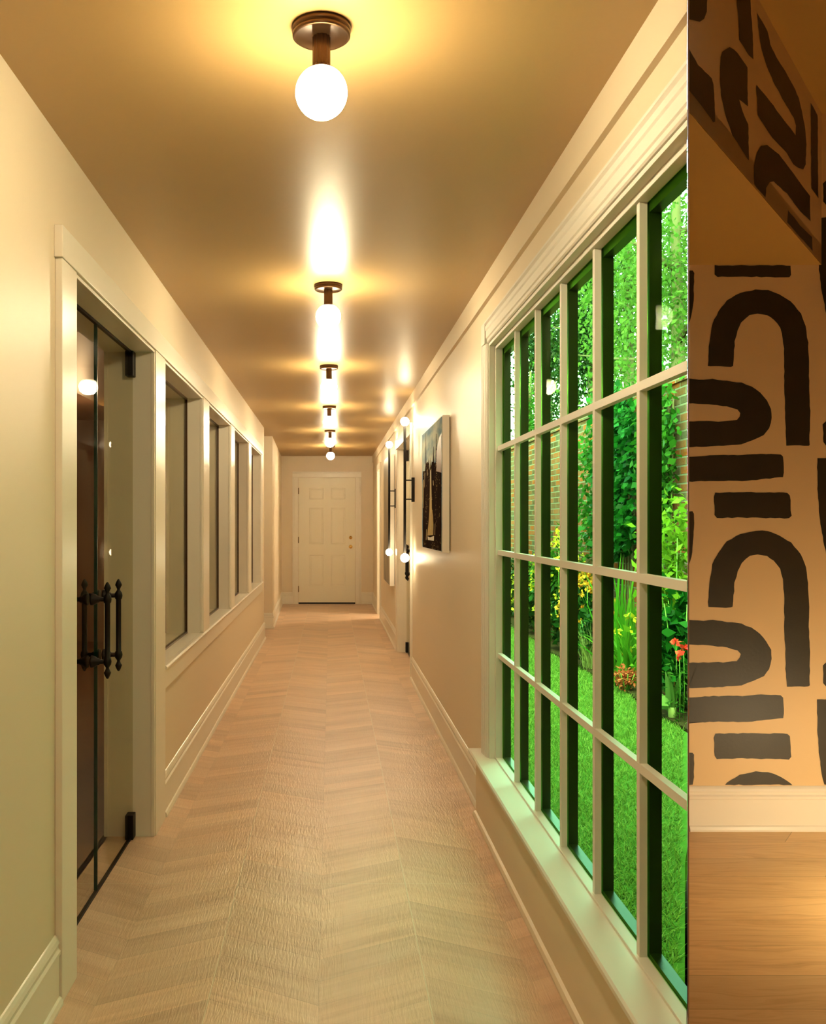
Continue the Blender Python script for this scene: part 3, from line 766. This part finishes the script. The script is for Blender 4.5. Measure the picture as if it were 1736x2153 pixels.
MB().box(dx0 - 0.004, dx1 + 0.004, YE - 0.012, YE, 0.0, 0.0275).build('threshold', M['black_gap'], d3)
MB().lathe([(0.030, 0), (0.030, -0.006), (0.024, -0.010), (0.012, -0.012), (0.011, -0.032), (0.020, -0.038), (0.027, -0.050), (0.027, -0.060), (0.018, -0.068), (0.001, -0.070)], (0.322, yf, 0.925), 'Y', 24).build('door_knob', M['brass'], d3)
MB().lathe([(0.027, 0), (0.027, -0.008), (0.022, -0.013), (0.010, -0.014), (0.009, -0.016), (0.001, -0.016)], (0.322, yf, 1.072), 'Y', 24).build('deadbolt', M['brass'], d3)
for z in (1.825, 1.035, 0.245):
    MB().tube([(dx0 - 0.004, yf - 0.004, z - 0.05), (dx0 - 0.004, yf - 0.004, z + 0.05)], 0.0075, 10).box(dx0 - 0.002, dx0 + 0.004, yf - 0.002, yf + 0.004, z - 0.045, z + 0.045).build('hinge', M['hinge'], d3)

# ================================================================== THINGS IN THE CORRIDOR
# ---- ceiling lights
cl = empty('ceiling_light', (-0.02, 2.03, HC), 'dark bronze ceiling light with glowing globe, nearest and largest of the six', 'ceiling light', 'globe lights along the corridor ceiling')
MB().lathe([(0.0630, 0), (0.0635, -0.006), (0.0635, -0.011), (0.0605, -0.0125), (0.0605, -0.0135), (0.0625, -0.015), (0.0625, -0.021), (0.058, -0.024), (0.056, -0.022), (0.020, -0.0225), (0.001, -0.0225)], n=64).build('canopy', M['bronze'], cl)
st = MB()
prof = []
for k in range(48):
    a = 2 * math.pi * k / 48; r = 0.0185 + (0.0008 if k % 4 < 2 else -0.0006)
    prof.append((r * math.cos(a), r * math.sin(a)))
st.prism(prof, -0.086, -0.0228).lathe([(0.0165, -0.028), (0.0165, -0.0226)], n=32)
st.lathe([(0.0185, -0.084), (0.0185, -0.0875), (0.028, -0.092), (0.028, -0.094)], n=32)
st.build('stem', M['bronze'], cl)
MB().sphere((0, 0, -0.1425), 0.0560, 40).build('globe', M['globe'], cl)
ords = [None, 'second from the viewer', 'third from the viewer', 'fourth from the viewer', 'fifth from the viewer', 'farthest, smallest and lowest-looking of the six']
for i, (x, y) in enumerate([(-0.011, 4.24), (-0.012, 6.43), (-0.013, 8.67), (-0.008, 10.93), (-0.002, 13.12)]):
    c = copy_tree(cl); c.location = (x, y, HC)
    c['label'] = 'dark bronze ceiling light with glowing globe, ' + ords[i + 1]

c = copy_tree(cl); c.location = (-0.02, -0.19, HC)  # added unseen copy that brightens the near end of the corridor
c['label'] = 'added dark bronze ceiling light with glowing globe, unseen overhead just behind the viewer'

# ---- wall sconces
sc = empty('wall_sconce', (XR, 7.72, 1.587), 'tall black rod wall lamp with two globes, nearer one beside the glass doors', 'wall lamp', 'two-globe rod wall lamps')
MB().box(-0.024, 0, -0.020, 0.020, -0.100, 0.100).build('backplate', M['black'], sc, bevel=0.002)
for z in (-0.078, 0.078):
    MB().tube([(-0.079, 0, z), (-0.020, 0, z)], 0.005, 12).build('arm', M['black'], sc)
MB().tube([(-0.079, 0, -0.528), (-0.079, 0, 0.528)], 0.0115, 16).build('rod', M['black'], sc)
MB().sphere((-0.079, 0, 0.560), 0.036, 28).build('globe', M['sconce_globe'], sc)
MB().sphere((-0.079, 0, -0.560), 0.036, 28).build('globe', M['sconce_globe'], sc)
c = copy_tree(sc); c.location = (XR, 9.78, 1.567)
c['label'] = 'tall black rod wall lamp with two globes, farther one by the tall picture'

# ---- landscape picture on the right wall
def picpt(zx, zy, e=0.0):
    X = 0.6416 - e
    px = 880 + zx / 6.725; py = 860 + zy / 6.725
    Y = X * F / (px - PX)
    return (X, Y, EYE - (py - PY) * Y / F)
pc = empty('framed_picture', (0, 0, 0), 'white-sided panel picture of a dusk city skyline, on right wall near garden window', 'picture')
Y0p, Y1p, Z0p, Z1p = 5.40, 6.60, 1.143, 1.937
MB().box(0.6418, 0.683, Y0p, Y1p, Z0p, Z1p).build('canvas_box', M['white_side'], pc, bevel=0.0015)
MB().box(0.680, XR + 0.001, Y0p + 0.012, Y1p - 0.012, Z0p + 0.012, Z1p - 0.012).build('back_frame', M['black'], pc)
def sky_print():
    m, N, L, Pn = new_mat('printed_dusk_sky'); nb = NB(N, L)
    g = N.new('ShaderNodeNewGeometry'); sp = N.new('ShaderNodeSeparateXYZ'); L.new(g.outputs['Position'], sp.inputs[0])
    n = nb.noise(nb.xyz(nb.m('MULTIPLY', sp.outputs[1], 2.5), nb.m('MULTIPLY', sp.outputs[2], 9.0), 0.0), 1.0, 4)
    L.new(nb.ramp(n, [(0.36, (0.20, 0.31, 0.42, 1)), (0.52, (0.42, 0.50, 0.48, 1)), (0.66, (0.60, 0.64, 0.56, 1))]), Pn.inputs['Base Color'])
    Pn.inputs['Roughness'].default_value = 0.6; Pn.inputs['Specular IOR Level'].default_value = 0.0; return m
def city_print():
    m, N, L, Pn = new_mat('printed_dark_city'); nb = NB(N, L)
    g = N.new('ShaderNodeNewGeometry'); sp = N.new('ShaderNodeSeparateXYZ'); L.new(g.outputs['Position'], sp.inputs[0])
    cell = nb.xyz(nb.m('FLOOR', nb.m('MULTIPLY', sp.outputs[1], 70.0)), nb.m('FLOOR', nb.m('MULTIPLY', sp.outputs[2], 150.0)), 0.0)
    w = nb.white(cell)
    big = nb.noise(nb.xyz(nb.m('MULTIPLY', sp.outputs[1], 5.0), nb.m('MULTIPLY', sp.outputs[2], 5.0), 0.0), 1.0, 3)
    lit = nb.m('GREATER_THAN', nb.m('MULTIPLY', w, nb.m('ADD', 0.55, nb.m('MULTIPLY', big, 0.8))), 0.93)
    base = nb.mix(big, (0.008, 0.005, 0.005, 1), (0.045, 0.030, 0.026, 1))
    L.new(nb.mix(nb.m('MULTIPLY', lit, 0.5), base, (0.50, 0.36, 0.14, 1)), Pn.inputs['Base Color'])
    Pn.inputs['Roughness'].default_value = 0.6; Pn.inputs['Specular IOR Level'].default_value = 0.0; return m
M['p_sky'] = sky_print(); M['p_city'] = city_print()
M['p_gold'] = pmat('printed_gold_lights', (0.42, 0.31, 0.10, 1), 0.4, spec=0.1, var=0.5, vscale=40)
M['p_white'] = pmat('printed_white', (0.75, 0.76, 0.72, 1), 0.4, spec=0.1)
M['p_brown'] = pmat('printed_brown_tower', (0.14, 0.06, 0.03, 1), 0.4, spec=0.1, var=0.4, vscale=14)
pm = MB()
i0 = 0.006
pm.poly([(0.6412, Y0p + i0, Z0p + i0), (0.6412, Y1p - i0, Z0p + i0), (0.6412, Y1p - i0, Z1p - i0), (0.6412, Y0p + i0, Z1p - i0)], 0)
skyl = [(58,1950),(58,880),(75,880),(90,870),(95,780),(98,340),(102,340),(106,770),(118,745),(135,760),(142,690),(147,750),(152,870),(160,800),(165,680),(170,800),(178,790),(185,740),(200,750),(207,530),(212,530),(216,750),(232,770),(240,740),(243,350),(248,350),(252,560),(262,560),(262,820),(285,860),(322,860),(322,2010)]
pm.poly([picpt(x, y, 0.0007) for x, y in skyl], 1)
pm.poly([picpt(x, y, 0.0010) for x, y in [(250,880),(248,600),(265,520),(275,430),(300,370),(322,345),(322,900)]], 4)
pm.poly([picpt(x, y, 0.0012) for x, y in [(160,860),(176,860),(180,1100),(184,1270),(186,1400),(200,1500),(208,1640),(205,1780),(120,1790),(138,1620),(150,1440),(155,1270),(158,1060)]], 2)
pm.poly([picpt(x, y, 0.0014) for x, y in [(124,1800),(160,1815),(216,1795),(214,1862),(130,1852)]], 3)
for (xa, ya, xb, yb, t) in [(166,880,172,1700,1.6),(88,900,80,1100,3),(66,1000,62,1400,4),(204,1010,208,1080,4),(232,1620,226,1780,3),(105,1850,112,1700,4),(150,1430,196,1440,5),(150,1265,190,1275,5),(118,860,122,940,3)]:
    dx, dy = xb - xa, yb - ya; l = math.hypot(dx, dy); nx, ny = -dy / l * t, dx / l * t
    pm.poly([picpt(xa - nx, ya - ny, 0.0016), picpt(xb - nx, yb - ny, 0.0016), picpt(xb + nx, yb + ny, 0.0016), picpt(xa + nx, ya + ny, 0.0016)], 2 if t > 2 else 3)
pm.build('print', [M['p_sky'], M['p_city'], M['p_gold'], M['p_white'], M['p_brown']], pc)

# ---- tall far picture
tp = empty('framed_picture', (0, 0, 0), 'tall white-sided panel with glossy brown grey face, farther down the right wall', 'picture')
MB().box(0.634, 0.684, 10.10, 11.22, 0.635, 2.05).build('canvas_box', M['white_side'], tp, bevel=0.0015)
MB().box(0.682, XR + 0.001, 10.115, 11.2, 0.65, 2.035).build('back_frame', M['black'], tp)
def haze_print():
    m, N, L, Pn = new_mat('printed_brown_haze'); nb = NB(N, L)
    g = N.new('ShaderNodeNewGeometry'); sp = N.new('ShaderNodeSeparateXYZ'); L.new(g.outputs['Position'], sp.inputs[0])
    n = nb.noise(nb.xyz(nb.m('MULTIPLY', sp.outputs[1], 3.0), nb.m('MULTIPLY', sp.outputs[2], 2.0), 0.0), 1.0, 4)
    L.new(nb.ramp(n, [(0.35, (0.10, 0.075, 0.05, 1)), (0.55, (0.24, 0.19, 0.12, 1)), (0.68, (0.40, 0.34, 0.19, 1))]), Pn.inputs['Base Color'])
    Pn.inputs['Roughness'].default_value = 0.3; Pn.inputs['Specular IOR Level'].default_value = 0.3
    return m
MB().box(0.6325, 0.6342, 10.108, 11.212, 0.643, 2.042).build('print', haze_print(), tp)

# ---- added floor lamp, unseen at the right, brightens the patterned room from low down
fl = empty('added_floor_lamp', (2.22, 3.0, 0), 'added low globe lamp, unseen on the oak floor of the patterned room', 'lamp')
MB().lathe([(0.11, 0), (0.11, 0.012), (0.02, 0.02), (0.012, 0.03), (0.012, 0.21), (0.03, 0.23)], n=32).build('base', M['black'], fl)
M['added_floor_globe'] = emat('added_floor_glow', (1.0, 0.79, 0.46), 108.0, 0.11, 0.0, 0.85)
MB().sphere((0, 0, 0.32), 0.10, 32).build('globe', M['added_floor_globe'], fl)

# ================================================================== GARDEN
GZ = -0.12
BEDX, BRX = 2.45, 3.00
struct(MB().prism([(XW, 2.05), (0.79, 2.10), (1.50, 3.98), (1.6, 4.21), (3.2, 4.21), (3.2, 22), (XW, 22)], GZ - 0.12, GZ).build('ground', M['turf']), 'turf ground of the garden', 'ground')
bed_edge = [(BEDX + 0.03 * math.sin(y * 1.7) + 0.02 * math.sin(y * 4.1), y) for y in np.arange(4.5, 18.01, 0.25)]
struct(MB().prism([(2.99, 4.5), (2.99, 18.0)] + bed_edge[::-1], GZ - 0.02, GZ + 0.025).build('flower_bed_soil', M['soil']), 'strip of dark soil between lawn and brick wall', 'ground')
mb = MB().box(BRX, BRX + 0.24, 4.3, 19.0, GZ - 0.1, 2.52)
mb.box(BRX - 0.03, BRX + 0.27, 4.3, 19.0, 2.52, 2.575)
struct(MB().box(XW, BRX - 0.001, 18.76, 19.0, GZ - 0.1, 2.2).build('brick_wall_end', M['brick']), 'old brick wall closing the far end of the garden', 'wall')
tag(mb.build('brick_wall', M['brick']), 'old weathered brick garden wall behind the flower bed', 'wall', kind='structure')

def np_mesh(name, verts, faces, mat, parent=None, smooth=False):
    me = bpy.data.meshes.new(name)
    nv, nf, k = len(verts), len(faces), faces.shape[1]
    me.vertices.add(nv); me.vertices.foreach_set('co', verts.astype(np.float32).ravel())
    me.loops.add(nf * k); me.loops.foreach_set('vertex_index', faces.astype(np.int32).ravel())
    me.polygons.add(nf); me.polygons.foreach_set('loop_start', np.arange(0, nf * k, k, dtype=np.int32))
    me.polygons.foreach_set('loop_total', np.full(nf, k, dtype=np.int32))
    me.update(calc_edges=True); me.validate()
    return me_obj(name, me, parent, [mat])

def hold(v, parent):
    if parent is not None and parent.location.x < BRX:      # bed plants and climbers stay on the garden side of the bricks
        lim = BRX - 0.006 - parent.location.x
        v[:, 0] = np.where(v[:, 0] > lim, lim - 0.4 * (v[:, 0] - lim), v[:, 0])
    return v

def leaves(name, pts, size, mat, parent=None, aspect=0.5, dirs=None, spread=1.0, droop=0.0):
    """one mesh of folded leaf blades at the given points"""
    n = len(pts)
    d = rng.normal(size=(n, 3)) * spread
    if dirs is not None: d = d * 0.6 + dirs
    d[:, 2] -= droop
    d /= np.linalg.norm(d, axis=1)[:, None] + 1e-9
    r = rng.normal(size=(n, 3)); s_ = np.cross(d, r); s_ /= np.linalg.norm(s_, axis=1)[:, None] + 1e-9
    nn = np.cross(d, s_)
    L_ = (size * rng.uniform(0.6, 1.25, n))[:, None]
    a = pts; b = pts + d * L_ * 0.5 + s_ * L_ * aspect * 0.5 + nn * L_ * 0.08
    c = pts + d * L_; e = pts + d * L_ * 0.5 - s_ * L_ * aspect * 0.5 + nn * L_ * 0.08
    v = hold(np.stack([a, b, c, e], 1).reshape(-1, 3), parent)
    f = np.arange(n * 4).reshape(-1, 4)
    return np_mesh(name, v, f, mat, parent)

def blades(name, base, height, width, mat, parent=None, lean=0.5, curl=0.6, seg=4, up=1.0):
    """arching strap leaves growing from base points"""
    n = len(base); hs = height * rng.uniform(0.65, 1.1, n)
    az = rng.uniform(0, 2 * math.pi, n); ln = lean * rng.uniform(0.2, 1.0, n)
    dirh = np.stack([np.cos(az), np.sin(az), np.zeros(n)], 1)
    side = np.stack([-np.sin(az), np.cos(az), np.zeros(n)], 1)
    tilt = rng.normal(size=n) * 0.8
    side = side * np.cos(tilt)[:, None] + dirh * np.sin(tilt)[:, None]
    rows = []
    for k in range(seg + 1):
        t = k / seg
        p = base + dirh * (hs * ln * (t + curl * t * t))[:, None] + np.stack([np.zeros(n), np.zeros(n), hs * (t - curl * 0.75 * ln * t ** 3) * up], 1)
        w = width * (1 - t) ** 0.6 * (0.5 + 0.8 * min(1, t * 3)) if t < 1 else 0.0006
        rows.append((p - side * w / 2, p + side * w / 2))
    v = hold(np.stack([x for r in rows for x in r], 1).reshape(-1, 3), parent)
    m_ = 2 * (seg + 1)
    f = []
    for k in range(seg): f.append(np.stack([np.arange(n) * m_ + 2*k, np.arange(n) * m_ + 2*k + 1, np.arange(n) * m_ + 2*k + 3, np.arange(n) * m_ + 2*k + 2], 1))
    return np_mesh(name, v, np.concatenate(f), mat, parent)

# lawn
nB = 120000
gy = 2.1 + (17.5 - 2.1) * rng.random(nB) ** 1.35
gx = rng.uniform(0.80, 2.52, nB)
edge = BEDX + 0.03 * np.sin(gy * 1.7) + 0.02 * np.sin(gy * 4.1)
ok = (gx < edge + 0.03) & (gx < K * gy - 0.03) & ~((gx < 1.52) & (gy > 7.75) & (gy < 9.8)) & ~((gx < 1.92) & (gy > 12.15) & (gy < 14.15))
gx, gy = gx[ok], gy[ok]
bs = np.stack([gx, gy, np.full(len(gx), GZ)], 1)
lw = blades('lawn_grass', bs, 0.042, 0.0055, M['grass'], None, 0.9, 0.5, 2)
tag(lw, 'bright green mown lawn outside the garden window', 'grass', kind='stuff')

def ball(n, c, r, shell=0.35):
    p = rng.normal(size=(n, 3)); p /= np.linalg.norm(p, axis=1)[:, None]
    p *= (1 - shell * rng.random(n))[:, None]
    return p * np.array(r) + np.array(c)
def clumps(n, k, c, r, cr):
    cc = ball(k, c, r, 0.9); idx = rng.integers(0, k, n)
    return cc[idx] + rng.normal(size=(n, 3)) * np.array(cr)

def tree(name, label, x, y, h, crown_c, crown_r, n, k, cr, size, mat, weep=0.0, trunk=0.14, group='trees beyond the brick wall'):
    root = empty(name, (x, y, GZ), label, 'tree', group)
    pts = clumps(n, k, (0, 0, crown_c), crown_r, cr)
    if weep:
        pts[:, 2] -= rng.random(n) ** 2 * weep
    pts = pts[pts[:, 2] > 0.25]
    t = MB()
    t.tube([(0, 0, 0), (0.04, 0.05, h * 0.35), (-0.03, 0.0, h * 0.65), (0.02, 0.03, h * 0.95)], [trunk, trunk * 0.8, trunk * 0.5, trunk * 0.15], 10)
    for q in range(9):
        a = q * 2.4; z = h * (0.35 + 0.06 * q)
        t.tube([(0, 0, z), (math.cos(a) * crown_r[0] * 0.4, math.sin(a) * crown_r[1] * 0.4, z + 0.35), (math.cos(a) * crown_r[0] * 0.8, math.sin(a) * crown_r[1] * 0.8, z + 0.45)], [trunk * 0.35, trunk * 0.2, 0.01], 6)
    t.build('trunk', M['bark'], root)
    leaves('foliage', pts, size, mat, root, 0.55, None, 1.0, 0.8 if weep else 0.2)
    return root
tree('birch_tree', 'weeping birch with light leaves, seen in the rightmost panes', 4.95, 13.4, 8.5, 5.3, (1.5, 1.6, 2.9), 9500, 85, (0.20, 0.22, 0.38), 0.085, M['leaf_birch'], 1.5)
tree('birch_tree', 'weeping birch with light leaves, seen in the second pane column from right', 5.48, 17.3, 10.2, 6.1, (1.35, 1.15, 3.3), 7000, 62, (0.22, 0.22, 0.40), 0.10, M['leaf_birch'], 1.6)
tree('broadleaf_tree', 'dark broadleaf tree behind the middle of the brick wall', 6.1, 22.0, 9.4, 5.8, (1.3, 1.5, 3.1), 9500, 56, (0.30, 0.30, 0.40), 0.125, M['leaf_dark'])
tree('broadleaf_tree', 'dark leafy tree left of the middle panes', 6.0, 25.9, 10.4, 6.2, (1.2, 1.5, 3.5), 8000, 50, (0.30, 0.30, 0.40), 0.13, M['leaf_dark'])
tree('conifer', 'narrow green conifer seen in the second pane column from left', 4.11, 19.4, 4.8, 2.8, (0.32, 0.36, 1.7), 6000, 60, (0.09, 0.09, 0.22), 0.065, M['leaf_mid'])
tree('hedge_tree', 'bushy tree beyond the far end of the lawn', 2.6, 21.5, 4.2, 2.6, (1.4, 0.8, 1.5), 7000, 60, (0.25, 0.22, 0.25), 0.09, M['leaf_mid'])
tree('broadleaf_tree', 'deep green tree far behind the birches', 10.6, 25.0, 10.0, 5.6, (2.6, 2.4, 4.2), 9000, 60, (0.45, 0.45, 0.5), 0.16, M['leaf_dark'])

def climber(label, y0, y1, z0, z1, n, mat, size=0.08, holes=7):
    root = empty('climbing_plant', (BRX - 0.05, (y0 + y1) / 2, GZ), label, 'plant', 'climbers on the brick wall')
    k = 60
    cy = rng.uniform(y0, y1, k); cz = rng.uniform(z0, z1, k)
    idx = rng.integers(0, k, n)
    py = cy[idx] + rng.normal(size=n) * 0.10; pz = cz[idx] + rng.normal(size=n) * 0.11
    px = -np.abs(rng.normal(size=n)) * 0.07
    pts = np.stack([px, py - (y0 + y1) / 2, pz - GZ], 1)
    leaves('foliage', pts, size, mat, root, 0.7, np.tile(np.array([[-0.5, 0, -0.7]]), (n, 1)))
    m_ = MB()
    for q in range(6):
        yy = rng.uniform(y0, y1) - (y0 + y1) / 2
        m_.tube([(0.03, yy * 0.3, 0.05), (0.03, yy * 0.6 + 0.05, (z0 - GZ) * 0.6), (0.02, yy, z1 - GZ - 0.15)], 0.008, 6)
    m_.build('stem', M['bark'], root)
climber('dark ivy mass on the brick wall, second pane column from right', 8.95, 10.05, 1.10, 2.55, 3200, M['leaf_ivy'], 0.085)
climber('light green climber on the brick wall in the rightmost panes', 8.05, 8.55, 1.25, 2.55, 1500, M['leaf_mid'], 0.075)
climber('thin climber on the brick wall left of the dark ivy', 10.35, 10.75, 1.0, 2.3, 420, M['leaf_mid'], 0.07)

def bush(name, label, x, y, h, r, n, mat, size, flowers=None, fn=0, fsize=0.05, group='plants in the flower bed', aspect=0.5):
    root = empty(name, (x, y, GZ), label, 'plant', group)
    pts = clumps(n, 26, (0, 0, h * 0.52), (r * 0.8, r * 0.8, h * 0.45), (r * 0.22, r * 0.22, h * 0.10))
    pts[:, 2] = np.abs(pts[:, 2]) + 0.02
    leaves('foliage', pts, size, mat, root, aspect, None, 1.0, -0.1)
    m_ = MB()
    for q in range(7):
        a = q * 0.9; m_.tube([(0, 0, 0), (math.cos(a) * r * 0.35, math.sin(a) * r * 0.35, h * 0.45), (math.cos(a) * r * 0.6, math.sin(a) * r * 0.6, h * 0.85)], [0.008, 0.006, 0.003], 5)
    m_.build('stem', M['stalk'], root)
    if flowers is not None:
        fp = ball(fn, (0, 0, h * 0.55), (r * 0.95, r * 0.95, h * 0.5), 0.25)
        fp = fp[fp[:, 2] > h * 0.2]
        allp = np.repeat(fp, 7, 0) + rng.normal(size=(len(fp) * 7, 3)) * 0.006
        leaves('blossoms', allp, fsize, flowers, root, 0.6)
    return root
bush('golden_shrub', 'bright yellow-green shrub against the wall in the rightmost panes', 2.72, 7.45, 1.55, 0.30, 1500, M['leaf_gold'], 0.085)
bush('dark_shrub', 'dark green large-leaved shrub in front of the golden shrub', 2.66, 7.10, 0.98, 0.32, 700, M['leaf_ivy'], 0.11, aspect=0.6)
bush('flowering_bush', 'orange-flowered bush left of the sword-leaved plant', 2.68, 9.85, 0.92, 0.32, 1000, M['leaf_deep'], 0.08, M['orange'], 170, 0.048)
bush('flowering_bush', 'tall yellow-flowered bush left of the orange flowers', 2.70, 11.15, 1.30, 0.36, 1300, M['leaf_mid'], 0.08, M['yellow'], 190, 0.045)
bush('flowering_bush', 'low yellow-flowered bush at the far left of the bed', 2.70, 12.60, 0.98, 0.36, 1200, M['leaf_dark'], 0.08, M['yellow'], 120, 0.045)
bush('dark_shrub', 'deep green shrub under the orange flowers', 2.62, 9.25, 0.55, 0.26, 700, M['leaf_deep'], 0.09)
bush('dark_shrub', 'deep green shrub between the orange and yellow flowers', 2.62, 10.45, 0.60, 0.28, 700, M['leaf_deep'], 0.09)
bush('dark_shrub', 'deep green shrub in front of the low yellow flowers', 2.62, 11.95, 0.60, 0.28, 700, M['leaf_deep'], 0.09)
bush('dark_shrub', 'green shrub near the far end of the bed', 2.68, 14.1, 0.9, 0.4, 900, M['leaf_dark'], 0.09)
bush('dark_shrub', 'green shrub at the very end of the bed', 2.68, 15.8, 0.9, 0.4, 900, M['leaf_mid'], 0.09)
bush('red_leaved_plant', 'small red-leaved plant at the lawn edge below the sword leaves', 2.50, 7.93, 0.20, 0.12, 420, M['red_leaf'], 0.035)

def sword(label, x, y, h, n, lean, curl, wd, mat, name='sword_leaved_plant', rad=0.10, cat='plant'):
    root = empty(name, (x, y, GZ), label, cat, 'plants in the flower bed')
    b = np.stack([rng.normal(size=n) * rad, rng.normal(size=n) * rad, np.full(n, 0.02)], 1)
    blades('strap_leaves', b, h, wd, mat, root, lean, curl, 6)
    return root
sword('tall upright sword-leaved plant against the brick wall', 2.72, 8.60, 1.10, 46, 0.30, 0.3, 0.030, M['leaf_blade'])
s2 = sword('arching bright green strap-leaved plant in front of the tall sword leaves', 2.60, 8.22, 0.72, 60, 0.42, 1.0, 0.026, M['leaf_blade'], rad=0.09)
fp = ball(8, (0.02, 0, 0.45), (0.16, 0.16, 0.18), 0.4); leaves('blossoms', np.repeat(fp, 7, 0), 0.045, M['yellow'], s2, 0.6)
sword('pale straw-coloured grass tuft at the lawn edge', 2.52, 9.12, 0.46, 220, 0.34, 1.1, 0.005, M['straw'], 'ornamental_grass', 0.035)

# young canna in its pale sleeve, and the poppies
cn = empty('canna_plant', (2.475, 6.82, GZ), 'young plant with upright red-edged leaves in a pale pot sleeve', 'plant', 'plants in the flower bed')
MB().lathe([(0.022, -0.02), (0.030, 0.10), (0.027, 0.10), (0.020, 0.0)], n=16).build('pale_sleeve', M['straw'], cn)
blades('upright_leaves', np.stack([rng.normal(size=7) * 0.012, rng.normal(size=7) * 0.012, np.full(7, 0.06)], 1), 0.40, 0.045, M['leaf_pale'], cn, 0.25, 0.4, 6)
blades('red_stems', np.stack([rng.normal(size=5) * 0.012, rng.normal(size=5) * 0.012, np.full(5, 0.06)], 1), 0.34, 0.012, M['red_leaf'], cn, 0.15, 0.2, 5)
leaves('broad_leaves', ball(6, (0, 0, 0.16), (0.03, 0.03, 0.03)), 0.13, M['leaf_pale'], cn, 0.6)
for i, (x, y, z, lb) in enumerate([(2.47, 6.66, 0.50, 'lower red poppy beside the young red-edged plant'), (2.49, 6.78, 0.58, 'upper left red poppy above the young red-edged plant'), (2.53, 6.74, 0.54, 'red poppy at the right edge of the garden view')]):
    pr = empty('poppy', (x, y, GZ), lb, 'flower', 'red poppies')
    MB().tube([(0, 0, 0), (0.01, 0.01, z * 0.5), (0, 0, z)], 0.003, 5).build('stem', M['stalk'], pr)
    leaves('petals', np.tile(np.array([[0, 0, z]]), (16, 1)), 0.040, M['red'], pr, 0.8)
    leaves('foliage', np.stack([rng.normal(size=40) * 0.04, rng.normal(size=40) * 0.04, rng.uniform(0.02, z * 0.8, 40)], 1), 0.045, M['leaf_mid'], pr, 0.25)
